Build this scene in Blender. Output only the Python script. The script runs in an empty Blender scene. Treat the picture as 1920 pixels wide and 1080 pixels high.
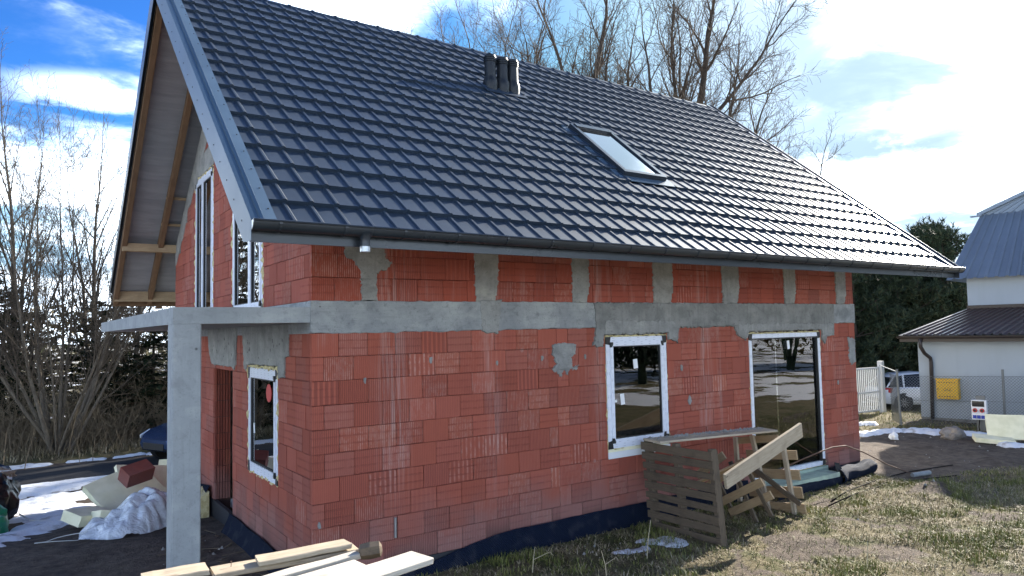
import bpy, math, random
import numpy as np
from mathutils import Vector, Matrix, Euler, noise
R = math.radians
S = bpy.context.scene
COL = S.collection
rnd = random.Random(7)

# ------------------------------------------------------------------ camera
def cam_setup():
    yaw, pit, rol, f = .602031, .059732, -.02104, 1340.4
    cy, sy = math.cos(yaw), math.sin(yaw)
    fw = Vector((sy*math.cos(pit), cy*math.cos(pit), math.sin(pit)))
    r = Vector((cy, -sy, 0)); u = r.cross(fw)
    c, s = math.cos(rol), math.sin(rol)
    r2, u2 = r*c+u*s, u*c-r*s
    cd = bpy.data.cameras.new('camera'); co = bpy.data.objects.new('camera', cd); COL.objects.link(co)
    m = Matrix((r2, u2, -fw)).transposed().to_4x4(); m.translation = (-2.47275, -7.27266, 2.48353)
    co.matrix_world = m
    cd.sensor_width = 36; cd.lens = f/1920*36; cd.clip_start = .05; cd.clip_end = 2000
    S.camera = co
cam_setup()
CAM = Vector((-2.47275, -7.27266, 2.48353))
SUN_AZ, SUN_EL = 76.0, 26.5     # azimuth from +Y towards +X
sd = Vector((math.sin(R(SUN_AZ))*math.cos(R(SUN_EL)), math.cos(R(SUN_AZ))*math.cos(R(SUN_EL)), math.sin(R(SUN_EL))))

# ------------------------------------------------------------------ node helpers
class NT:
    def __init__(s, nt): s.nt = nt
    def n(s, t, **kw):
        nd = s.nt.nodes.new(t)
        for k, v in kw.items(): setattr(nd, k, v)
        return nd
    def link(s, a, b): s.nt.links.new(a.o if isinstance(a, X) else a, b)
    def put(s, v, sock):
        if isinstance(v, X): s.nt.links.new(v.o, sock)
        elif hasattr(v, 'is_linked'): s.nt.links.new(v, sock)
        else:
            if sock.type == 'RGBA' and len(v) == 3: v = (*v, 1)
            sock.default_value = v
    def m(s, op, *a, clamp=False):
        nd = s.n('ShaderNodeMath', operation=op); nd.use_clamp = clamp
        for i, v in enumerate(a): s.put(v, nd.inputs[i])
        return X(s, nd.outputs[0])
    def vm(s, op, a, b=None, out=0):
        nd = s.n('ShaderNodeVectorMath', operation=op); s.put(a, nd.inputs[0])
        if b is not None: s.put(b, nd.inputs[1])
        return X(s, nd.outputs[out])
    def xyz(s, v):
        nd = s.n('ShaderNodeSeparateXYZ'); s.put(v, nd.inputs[0]); return [X(s, o) for o in nd.outputs]
    def vec(s, x, y, z):
        nd = s.n('ShaderNodeCombineXYZ')
        for i, v in enumerate((x, y, z)): s.put(v, nd.inputs[i])
        return X(s, nd.outputs[0])
    def noise(s, v, scale=5, det=4, rough=.5, dist=0, col=False):
        nd = s.n('ShaderNodeTexNoise'); s.put(v, nd.inputs['Vector'])
        nd.inputs['Scale'].default_value = scale; nd.inputs['Detail'].default_value = det
        nd.inputs['Roughness'].default_value = rough; nd.inputs['Distortion'].default_value = dist
        return X(s, nd.outputs[1 if col else 0])
    def voro(s, v, scale=5, feat='F1', out='Distance'):
        nd = s.n('ShaderNodeTexVoronoi', feature=feat); s.put(v, nd.inputs['Vector']); nd.inputs['Scale'].default_value = scale
        return X(s, nd.outputs[out])
    def ss(s, a, b, x):
        nd = s.n('ShaderNodeMapRange', interpolation_type='SMOOTHSTEP')
        s.put(x, nd.inputs[0]); s.put(a, nd.inputs[1]); s.put(b, nd.inputs[2])
        return X(s, nd.outputs[0])
    def mix(s, f, a, b):
        nd = s.n('ShaderNodeMix', data_type='RGBA'); s.put(f, nd.inputs[0]); s.put(a, nd.inputs[6]); s.put(b, nd.inputs[7])
        return X(s, nd.outputs[2])
    def attr(s, name, out=2):
        nd = s.n('ShaderNodeAttribute', attribute_name=name); return X(s, nd.outputs[out])
    def tc(s, which): return X(s, s.n('ShaderNodeTexCoord').outputs[which])
    def pos(s): return X(s, s.n('ShaderNodeNewGeometry').outputs['Position'])
    def rand(s): return X(s, s.n('ShaderNodeObjectInfo').outputs['Random'])
    def bump(s, h, strength=.3, dist=.01):
        nd = s.n('ShaderNodeBump'); nd.inputs['Strength'].default_value = strength; nd.inputs['Distance'].default_value = dist
        s.put(h, nd.inputs['Height']); return X(s, nd.outputs[0])
class X:
    def __init__(s, t, o): s.t = t; s.o = o
    def __add__(s, b): return s.t.m('ADD', s, b)
    __radd__ = __add__
    def __sub__(s, b): return s.t.m('SUBTRACT', s, b)
    def __rsub__(s, b): return s.t.m('SUBTRACT', b, s)
    def __mul__(s, b): return s.t.m('MULTIPLY', s, b)
    __rmul__ = __mul__
    def __truediv__(s, b): return s.t.m('DIVIDE', s, b)

# ------------------------------------------------------------------ world, sun, exposure
def world():
    w = bpy.data.worlds.new('World'); S.world = w; w.use_nodes = True
    nt = w.node_tree; nt.nodes.clear(); t = NT(nt)
    sky = t.n('ShaderNodeTexSky', sky_type='NISHITA'); sky.sun_disc = False
    sky.sun_elevation = R(SUN_EL); sky.sun_rotation = R(SUN_AZ); sky.air_density = 1.0; sky.dust_density = .6; sky.ozone_density = 2.0
    d = t.tc('Generated'); x, y, z = t.xyz(d)
    el = t.m('ARCSINE', z)*57.2958
    az = t.m('ARCTAN2', x, y)*57.2958
    zz = t.m('MAXIMUM', z, 0)+.12
    plane = t.vec(x/zz, y/zz, .0)
    # long streaks of high cloud
    st = t.vec(x/zz*.55+y/zz*.25, y/zz*.9-x/zz*.35, 1.3)
    n1 = t.noise(st, 1.15, 7, .6, .5)
    n2 = t.noise(plane, 3.4, 8, .6, .35)
    n3 = t.noise(t.vec(x/zz*.6, y/zz*.6, 4.2), 2.1, 5, .55)
    dot = t.m('MAXIMUM', t.vm('DOT_PRODUCT', d, tuple(sd), out=1), 0)
    glow = t.m('POWER', dot, 60.0)
    high = t.ss(.50, .76, n1*.8+n2*.2)*.85
    low = t.ss(16.0, 9.0, el+(n2-.5)*14.0)*t.ss(58.0, 44.0, az+(n2-.5)*10.0)     # bank of white cloud low in the sky
    cum = t.ss(12.2, 11.0, el+(t.noise(t.vec(az*.11, el*.2, 2.0), 1.6, 7, .62)-.5)*9.0-t.ss(60, 80, az)*1.2)*t.ss(6.2, 8.8, el+(n2-.5)*5.0)*t.ss(44.0, 52.0, az)
    low2 = t.ss(4.5, 1.0, el)
    gap = t.noise(t.vec(az*.05+el*.02, el*.16, 7.7), 1.7, 6, .58, .6)
    low = low*(.10+.90*t.ss(.40, .56, gap))
    def blob(a0, e0, ra, re, amt):
        q = t.m('POWER', (az-a0)/ra, 2.0)+t.m('POWER', (el-e0)/re, 2.0)
        return t.ss(1.25, .2, q+(n2-.5)*3.2+(n3-.5)*1.5)*amt
    mask = t.m('MAXIMUM', t.m('MAXIMUM', high, low), t.m('MAXIMUM', cum, low2*.8))
    mask = t.m('MAXIMUM', mask, t.m('MAXIMUM', blob(21.5, 25.0, 6.5, 3.4, 1.0), blob(4.5, 17.0, 7, 1.6, .55)))
    clear = t.m('MAXIMUM', blob(0., 19.5, 10, 3.6, .85), t.m('MAXIMUM', blob(40, 21., 14, 6.5, .75), blob(66, 6.3, 14, 2.0, .6)))
    greyb = t.m('MAXIMUM', blob(61.5, 17.0, 6.5, 2.0, 1.), blob(64, 12.6, 11, 1.2, .9))
    mask = mask*(1.0-clear)
    halo = t.ss(.938, .988, dot+(n2-.5)*.06+(n1-.5)*.06)
    mask = t.m('MAXIMUM', mask*(1.0-greyb*.9), t.m('MINIMUM', halo*(.07+.93*t.ss(.36, .50, gap))+t.ss(.80, .96, dot)*.05, 1.0)*(1.0-greyb*.9), clamp=True)
    shade = .72+.5*t.ss(.35, .65, n2)+glow*.9
    c = t.vec(shade*13.5, shade*15.4, shade*17.6)
    sr, sg, sb = t.xyz(sky.outputs[0])
    dp = lambda q, k: t.m('POWER', t.m('MINIMUM', q, 4.3)*.1, 1.5)*(11.25*k)
    pale = t.ss(.70, .97, dot)*.62
    col = t.mix(mask, t.mix(pale, t.vec(dp(sr, .29), dp(sg, .62), dp(sb, .97)), (2.3, 2.75, 3.2)), c)
    bg = t.n('ShaderNodeBackground'); t.put(col, bg.inputs[0]); bg.inputs[1].default_value = .1
    out = t.n('ShaderNodeOutputWorld'); t.link(bg.outputs[0], out.inputs[0])
world()
sl = bpy.data.lights.new('sun', 'SUN'); sl.energy = 4.6; sl.angle = R(.53); sl.color = (1, .93, .82)
so = bpy.data.objects.new('sun', sl); COL.objects.link(so); so.location = (30, 10, 30)
so.rotation_euler = (-sd).to_track_quat('-Z', 'Y').to_euler()
S.view_settings.view_transform = 'Standard'; S.view_settings.look = 'None'; S.view_settings.gamma = 1
S.view_settings.use_curve_mapping = False
S.view_settings.exposure = 1.8
S.render.engine = 'CYCLES'
S.cycles.use_denoising = True
S.cycles.max_bounces = 8; S.cycles.transparent_max_bounces = 16

# ------------------------------------------------------------------ materials
MAT = {}
def mat(name, col=(.5, .5, .5), rough=.6, metal=0, spec=.5, fn=None):
    m = bpy.data.materials.new(name); m.use_nodes = True; nt = m.node_tree; t = NT(nt)
    b = nt.nodes['Principled BSDF']
    b.inputs['Base Color'].default_value = (*col, 1); b.inputs['Roughness'].default_value = rough
    b.inputs['Metallic'].default_value = metal; b.inputs['Specular IOR Level'].default_value = spec
    if fn: fn(t, b)
    MAT[name] = m
    return m
def setc(t, b, c): t.put(c, b.inputs['Base Color'])

def f_clay(joined, dark=False):
    def fn(t, b):
        u, v, _ = t.xyz(t.tc('UV'))
        p = t.pos(); px, py, pz = t.xyz(p)
        r = t.attr('rnd') if joined else t.rand()
        r2 = t.m('FRACT', r*17.37); r3 = t.m('FRACT', r*91.7); r4 = t.m('FRACT', r*43.1)
        base = t.mix(r, (.36, .097, .060), (.40, .114, .076))
        base = t.mix(t.ss(.72, 1., r2)*.5, base, (.33, .135, .105))
        base = t.mix(t.ss(.9, .98, r4)*.4, base, (.44, .15, .09))
        base = t.mix(t.ss(.35, .8, t.noise(p, 3.0, 5, .6))*.22, base, (.24, .066, .05))
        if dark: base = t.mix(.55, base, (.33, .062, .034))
        wide = t.m('GREATER_THAN', t.m('FRACT', r*29.3), .93)
        rib = t.m('SINE', u*(6.2832/.0225-wide*(6.2832/.0225-6.2832/.058)))*.5+.5
        ribm = t.ss(.15, .9, r3)*.65+.35
        crest = t.ss(.45, .95, rib)
        # two scraped bands a third and two thirds of the way up, on some blocks only
        band = t.m('ABSOLUTE', t.m('FRACT', v*(1/.0833)+.5)-.5)
        bandm = t.ss(.17, .06, band)*t.ss(.30, .55, r2)*t.ss(.25, .6, t.noise(p, 9.0, 3, .6))
        base = t.mix(bandm*.34, base, (.16, .04, .032))
        whit = crest*(1-bandm)*t.ss(.5, .95, r4)*t.ss(.40, .62, t.noise(t.vec(px*16+py*16, 0, pz*9), 1., 4, .7))
        base = t.mix(whit*.34, base, (.60, .47, .41))
        # lime and cement streaks, splashed dirt low down
        stre = t.noise(t.vec(px*7+py*7, 0, pz*.8), 1.3, 4, .6)
        big = t.noise(t.vec(px+py*1.3, py, pz), .9, 3, .5)
        wm = t.ss(.56, .78, stre*.6+big*.45)*t.ss(.5, 2.6, pz)
        base = t.mix(wm*.45*(.45+.55*crest), base, (.56, .46, .42))
        drip = None
        for x0, wd in ((.92, .16), (2.22, .10), (3.9, .07), (6.02, .13), (6.34, .04), (8.2, .05)):
            q = t.m('POWER', 2.718, t.m('POWER', (px-x0)*(1/wd), 2.0)*-1.0); drip = q if drip is None else drip+q
        drip = drip*t.m('LESS_THAN', py, .08)*t.ss(.42, .62, t.noise(t.vec(px*26, 0, pz*1.1), 1., 4, .65))*t.ss(.2, 1.6, pz)
        base = t.mix(drip*.38, base, (.56, .47, .43))
        low = t.ss(.75, .0, pz+(t.noise(p, 2.0, 4)-.5)*.9)
        base = t.mix(low*.6, base, (.24, .17, .16))
        wet = t.ss(.25, .0, pz+(t.noise(p, 1.1, 3)-.5)*.6)*t.ss(.5, .6, r3)
        base = t.mix(wet*.55, base, (.075, .065, .06))
        base = t.mix((1-crest)*ribm*.52, base, (.15, .042, .035))
        spots = t.ss(.16, .06, t.voro(p, 4.2))*t.ss(.62, .7, t.noise(p, 1.7, 2))
        base = t.mix(spots*.5, base, (.45, .40, .37))
        setc(t, b, base)
        h = rib*ribm*.7+t.noise(p, 60, 3)*.5-bandm*.5
        t.link(t.bump(h, .8, .007), b.inputs['Normal'])
    return fn
mat('clay', rough=.88, spec=.2, fn=f_clay(False)); mat('clay_joined', rough=.88, spec=.2, fn=f_clay(True))
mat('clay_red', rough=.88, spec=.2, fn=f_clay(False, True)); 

def f_conc(c0, c1, c2, sc=1., bm=.4, streak=False):
    def fn(t, b):
        p = t.pos(); px, py, pz = t.xyz(p)
        n = t.noise(p, 2.2*sc, 6, .65); n2 = t.noise(p, 14*sc, 5, .7)
        c = t.mix(t.ss(.3, .7, n), c0, c1)
        c = t.mix(t.ss(.5, .75, n2)*.7, c, c2)
        bl = t.noise(t.vec(px*1.3+py*1.3, 3.1, pz*2.2), 1.6, 6, .62, .6)
        c = t.mix(t.ss(.52, .72, bl)*.6, c, c2)
        c = t.mix(t.ss(.48, .30, bl)*.45, c, (c0[0]*1.3, c0[1]*1.27, c0[2]*1.2))
        c = t.mix(t.ss(.56, .70, t.noise(p, 55*sc, 3, .7))*.45, c, c2)
        hs = t.noise(t.vec(px*1.5+py*1.5, py*.2, pz*30), 2, 4, .6) if streak else t.noise(t.vec(px*20, py*20, pz*1.5), 1, 3, .6)
        c = t.mix(t.ss(.5, .8, hs)*.4, c, c2)
        holes = t.ss(.13, .05, t.voro(p, 9*sc))*t.ss(.55, .65, t.noise(p, 3, 2))
        c = t.mix(holes*.8, c, (.05, .05, .05))
        setc(t, b, c)
        t.link(t.bump(n2*.8+hs*.6+t.noise(p, 90, 3)*.4-holes, bm, .012), b.inputs['Normal'])
    return fn
mat('concrete', rough=.9, spec=.25, fn=f_conc((.36, .37, .36), (.235, .245, .25), (.135, .14, .145), streak=True))
mat('concrete_smooth', rough=.85, spec=.25, fn=f_conc((.355, .37, .37), (.28, .295, .295), (.21, .22, .22), .7, .15))
mat('concrete_dark', rough=.95, spec=.2, fn=f_conc((.27, .27, .255), (.19, .19, .18), (.115, .115, .112), 1.4, .9))
mat('mortar', rough=.95, spec=.2, fn=f_conc((.33, .33, .31), (.235, .235, .225), (.145, .143, .138), 2, .7))
mat('mortar_pale', rough=.95, spec=.2, fn=f_conc((.35, .34, .31), (.255, .248, .23), (.165, .16, .148), 2, .7))
mat('joint', (.10, .055, .047), .95, spec=.1)
mat('interior', (.52, .50, .47), .95, spec=.1)

def f_coat(c, var=.25, orange=.06):
    def fn(t, b):
        p = t.pos(); n = t.noise(p, 1.3, 4)
        setc(t, b, t.mix(t.ss(.3, .7, n)*var, c, tuple(k*1.7 for k in c)))
        x_, y_, z_ = t.xyz(p); sh = t.m('FRACT', t.m('SINE', t.m('FLOOR', x_*(1/1.15))*12.9)*437.5)   # sheets differ a little
        t.put(t.noise(p, 2.6, 5)*.14+sh*.07+(b.inputs['Roughness'].default_value-.105), b.inputs['Roughness'])
        t.link(t.bump(t.noise(p, 120, 2), orange, .002), b.inputs['Normal'])
    return fn
mat('roof_steel', (.021, .033, .051), .47, 0, .30, f_coat((.021, .033, .051)))
mat('flashing', (.050, .085, .125), .42, 0, .45, f_coat((.050, .085, .125)))
mat('gutter', (.020, .026, .034), .30, 0, .5, f_coat((.020, .026, .034)))
mat('vent_plastic', (.010, .013, .017), .45, spec=.35)
mat('zinc', (.45, .47, .49), .35, .8)
mat('black', (.012, .012, .013), .5)
mat('black_rubber', (.02, .02, .02), .8)

def f_wood(c0, c1, dark, grey=0.):
    def fn(t, b):
        o = t.tc('Object'); r = t.rand()
        x, y, z = t.xyz(o)
        q = t.vec(x*1.2+r*37, y*14, z*14)
        n = t.noise(q, 2.2, 5, .6, .6)
        w = t.m('SINE', (n*9.0+y*30+r*8)*3.0)*.5+.5
        c = t.mix(w*.5+t.m('FRACT', r*13.7)*.5, c0, c1)
        c = t.mix(t.ss(.52, .8, t.noise(q, 5, 5, .7))*.6, c, dark)
        knot = t.ss(.10, .03, t.voro(t.vec(x*2.4+r*9, y*6, z*6), 1.0))
        c = t.mix(knot*.75, c, tuple(k*.55 for k in dark))
        st = t.ss(.5, .75, t.noise(t.vec(x*3+r*5, y*3, z*3), 1.5, 4))
        c = t.mix(st*(.25+grey), c, dark)
        setc(t, b, c)
        t.link(t.bump(t.noise(q, 6, 4, .7), .35, .004), b.inputs['Normal'])
    return fn
mat('wood_new', rough=.75, spec=.25, fn=f_wood((.44, .325, .195), (.33, .225, .125), (.17, .112, .07)))
mat('wood_pale', rough=.8, spec=.2, fn=f_wood((.52, .44, .33), (.39, .32, .23), (.17, .135, .10), .15))
mat('wood_white', rough=.8, spec=.2, fn=f_wood((.58, .535, .46), (.44, .40, .33), (.18, .155, .13), .2))
mat('wood_grey', rough=.85, spec=.2, fn=f_wood((.155, .118, .082), (.105, .082, .058), (.05, .04, .031), .2))
mat('wood_rafter', rough=.85, spec=.2, fn=f_wood((.22, .13, .072), (.16, .098, .055), (.08, .05, .032)))
mat('bitumen', (.022, .024, .03), .6)

def f_film(t, b):
    u, v, _ = t.xyz(t.tc('UV'))
    # repeated maker's print on the protective tape reduced to small dashes
    fu = t.m('FRACT', u*(1/.155)); row = t.m('FRACT', v*(1/.034))
    dash = t.ss(.30, .34, fu)*t.ss(.62, .58, fu)*t.ss(.40, .45, row)*t.ss(.66, .61, row)
    let = t.ss(.45, .55, t.m('FRACT', u*(1/.011))+(t.noise(t.vec(u*90, v*20, 0), 1, 1)-.5))
    c = t.mix(dash*let*.8, (.72, .745, .82), (.10, .12, .2))
    c = t.mix(t.ss(.55, .8, t.noise(t.pos(), 6, 4))*.35, c, (.5, .52, .56))
    setc(t, b, c)
mat('film', rough=.35, fn=f_film)
mat('pvc', (.78, .79, .80), .35)
def f_foam(t, b):
    p = t.pos(); setc(t, b, t.mix(t.ss(.35, .65, t.noise(p, 18, 4)), (.66, .58, .33), (.50, .40, .20)))
    t.link(t.bump(t.noise(p, 40, 4), .6, .02), b.inputs['Normal'])
mat('foam', rough=.85, spec=.2, fn=f_foam)
def f_xps(t, b):
    p = t.pos(); setc(t, b, t.mix(t.ss(.35, .7, t.noise(p, 5, 5)), (.86, .81, .58), (.74, .70, .47)))
mat('xps_yellow', rough=.8, spec=.2, fn=f_xps)
def f_xps2(t, b):
    p = t.pos(); setc(t, b, t.mix(t.ss(.35, .7, t.noise(p, 5, 5)), (.40, .50, .40), (.28, .34, .29)))
mat('xps_green', rough=.8, spec=.2, fn=f_xps2)
def glass(name, tint, k):
    m = bpy.data.materials.new(name); m.use_nodes = True; nt = m.node_tree; nt.nodes.clear(); t = NT(nt)
    tr = t.n('ShaderNodeBsdfTransparent'); tr.inputs[0].default_value = (*tint, 1)
    gl = t.n('ShaderNodeBsdfGlossy'); gl.inputs['Roughness'].default_value = .0
    lw = t.n('ShaderNodeFresnel'); lw.inputs[0].default_value = 1.5
    t.link(t.bump(t.noise(t.pos(), 1.4, 2), .02, .05), gl.inputs['Normal'])
    fac = t.m('MINIMUM', X(t, lw.outputs[0])*k, 1.0)
    mx = t.n('ShaderNodeMixShader'); t.put(fac, mx.inputs[0]); t.link(tr.outputs[0], mx.inputs[1]); t.link(gl.outputs[0], mx.inputs[2])
    o = t.n('ShaderNodeOutputMaterial'); t.link(mx.outputs[0], o.inputs[0]); MAT[name] = m
glass('glass', (.80, .85, .83), 2.2)
glass('glass_roof', (.25, .3, .3), 3.2)
def f_dimple(t, b):
    u, v, _ = t.xyz(t.tc('UV'))
    du = t.m('SINE', u*(6.2832/.028)); dv = t.m('SINE', v*(6.2832/.028))
    dirt = t.ss(.5, .72, t.noise(t.pos(), 6, 5))
    c = t.mix(dirt*.3, (.014, .021, .045), (.10, .105, .12))
    c = t.mix(t.ss(.2, .9, du*dv)*.5, c, (.03, .05, .09))
    setc(t, b, c); t.link(t.bump(du*dv, 1., .012), b.inputs['Normal'])
mat('dimple', rough=.7, spec=.06, fn=f_dimple)
def f_under(t, b):
    p = t.pos(); x, y, z = t.xyz(p)
    wr = t.noise(t.vec(x*1.2, y*7, z*7), 1.0, 4, .55, .4)
    setc(t, b, t.mix(t.ss(.3, .7, wr), (.30, .30, .31), (.235, .24, .25)))
    t.link(t.bump(wr, .6, .05), b.inputs['Normal'])
mat('underlay', rough=.7, spec=.3, fn=f_under)
def f_snow(t, b):
    p = t.pos(); n = t.noise(p, 3, 6, .6)
    setc(t, b, t.mix(t.ss(.54, .72, n)*.8, (.72, .745, .78), (.25, .22, .19)))
    t.link(t.bump(t.noise(p, 22, 5), .5, .03), b.inputs['Normal'])
    b.inputs['Subsurface Weight'].default_value = 0
mat('snow', rough=.7, spec=.3, fn=f_snow)
def f_ground(t, b):
    p = t.pos(); x, y, z = t.xyz(p)
    n = t.noise(p, .9, 6, .62); n2 = t.noise(p, 7, 6, .7); n3 = t.noise(p, 34, 4, .7)
    dirt = t.mix(t.ss(.3, .7, n2), (.085, .068, .056), (.165, .132, .105))
    dirt = t.mix(t.ss(.60, .78, n3)*.55, dirt, (.26, .225, .19))
    dirt = t.mix(t.ss(.5, .68, t.noise(p, 2.2, 4, .6))*.5, dirt, (.05, .04, .033))
    turf = t.mix(t.ss(.35, .65, n2), (.12, .10, .052), (.19, .16, .095))
    turf = t.mix(t.ss(.45, .65, t.noise(p, 1.6, 5))*.7, turf, (.062, .075, .024))
    turf = t.mix(t.ss(.55, .75, n3)*.5, turf, (.040, .031, .024))
    g = t.attr('turf', 2)
    c = t.mix(t.ss(.35, .65, g+(n2-.5)*.8+(n-.5)*.5), dirt, turf)
    far = t.attr('snowy', 2)
    c = t.mix(t.ss(.45, .55, far*1.1+(t.noise(p, .33, 6, .6)-.5)*2.0-.14), c, (.82, .84, .88))
    setc(t, b, c)
    t.link(t.bump(n2*1.2+n3*.7+t.noise(p, 120, 3)*.3, .9, .05), b.inputs['Normal'])
mat('ground', rough=.95, spec=.15, fn=f_ground)
def f_road(t, b):
    p = t.pos(); x, y, z = t.xyz(p)
    n = t.noise(p, 40, 4, .7); tr = t.noise(t.vec(x*.25, y*3.2, 0), 1.6, 4)
    c = t.mix(n, (.030, .031, .034), (.062, .062, .064))
    c = t.mix(t.ss(.5, .7, tr)*.6, c, (.085, .082, .078))
    setc(t, b, c); t.link(t.bump(n, .4, .01), b.inputs['Normal'])
mat('asphalt', rough=.9, spec=.15, fn=f_road)
def f_bark(c0, c1):
    def fn(t, b):
        p = t.pos(); x, y, z = t.xyz(p)
        n = t.noise(t.vec(x*12, y*12, z*2.5), 1.5, 5, .65)
        setc(t, b, t.mix(t.ss(.3, .7, n), c0, c1)); t.link(t.bump(n, .6, .02), b.inputs['Normal'])
    return fn
mat('bark_pale', rough=.9, spec=.2, fn=f_bark((.21, .175, .13), (.11, .09, .068)))
mat('bark_dark', rough=.9, spec=.15, fn=f_bark((.085, .066, .05), (.045, .036, .03)))
mat('twig', (.085, .062, .045), .85, spec=.2)
mat('brush', (.20, .155, .10), .85, spec=.2)
mat('twig_pale', (.11, .086, .062), .85, spec=.2)
def f_leaf(c0, c1, c2):
    def fn(t, b):
        r = t.attr('rnd'); c = t.mix(t.ss(0, .8, r), c0, c1); c = t.mix(t.ss(.8, 1., r), c, c2); setc(t, b, c)
    return fn
mat('needles', rough=.75, spec=.2, fn=f_leaf((.014, .024, .012), (.034, .05, .02), (.07, .065, .028)))
mat('needles_pine', rough=.7, spec=.25, fn=f_leaf((.022, .038, .022), (.05, .07, .034), (.09, .085, .04)))
mat('thicket', rough=.8, spec=.2, fn=f_leaf((.07, .06, .03), (.13, .105, .055), (.055, .065, .025)))
mat('blade_green', rough=.6, spec=.3, fn=f_leaf((.09, .11, .025), (.21, .215, .055), (.36, .33, .12)))
mat('blade_straw', rough=.7, spec=.3, fn=f_leaf((.16, .125, .068), (.35, .285, .165), (.56, .48, .33)))
def f_plastic(t, b):
    p = t.pos(); n = t.noise(p, 4, 6, .65, .8)
    setc(t, b, t.mix(t.ss(.4, .7, n), (.80, .84, .90), (.55, .58, .62)))
    t.link(t.bump(t.noise(p, 5, 3, .5, 1.8), .6, .06), b.inputs['Normal'])
    b.inputs['Alpha'].default_value = .80
mat('plastic_sheet', rough=.16, spec=.6, fn=f_plastic)
def f_render(t, b):
    p = t.pos(); x, y, z = t.xyz(p); n = t.noise(p, 1.2, 5); n2 = t.noise(t.vec(x*4, y*4, z*.5), 1, 4)
    setc(t, b, t.mix(t.ss(.45, .8, n2)*.35, (.36, .40, .435), (.29, .32, .345))); t.link(t.bump(t.noise(p, 150, 2), .2, .005), b.inputs['Normal'])
mat('white_render', rough=.9, spec=.2, fn=f_render)
mat('roof_blue', (.16, .20, .25), .45, .3, .5, f_coat((.16, .20, .25)))
mat('roof_brown', (.055, .036, .034), .35, 0, .5, f_coat((.055, .036, .034)))
mat('brown_trim', (.028, .02, .018), .45)
mat('yellow_paint', (.72, .42, .02), .45, 0, .5, f_coat((.72, .42, .02), .1))
mat('white_paint', (.75, .76, .77), .3)
mat('fence_steel', (.16, .165, .16), .55, .4)
mat('gate_white', (.66, .66, .64), .5)
mat('rust', (.11, .06, .04), .8)
mat('car_blue', (.035, .062, .135), .22, .4, .6)
mat('car_white', (.70, .71, .72), .25)
mat('car_glass', (.015, .018, .02), .06)
mat('alloy', (.45, .46, .47), .35, .7)
mat('lamp_red', (.45, .03, .025), .2)
mat('lamp_clear', (.75, .78, .80), .1)
mat('red_plastic', (.55, .03, .025), .4)
mat('blue_plastic', (.02, .05, .35), .4)
mat('green_bag', (.015, .22, .11), .3)
mat('black_bag', (.012, .012, .014), .25)
mat('cardboard', (.26, .19, .13), .85)
mat('cable', (.012, .010, .010), .9, spec=.1)
mat('ink', (.02, .02, .02), .6)
mat('white_rope', (.6, .6, .57), .7)
mat('stone', rough=.9, spec=.2, fn=f_conc((.33, .29, .25), (.22, .19, .165), (.14, .12, .10), 3, .8))

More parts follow.
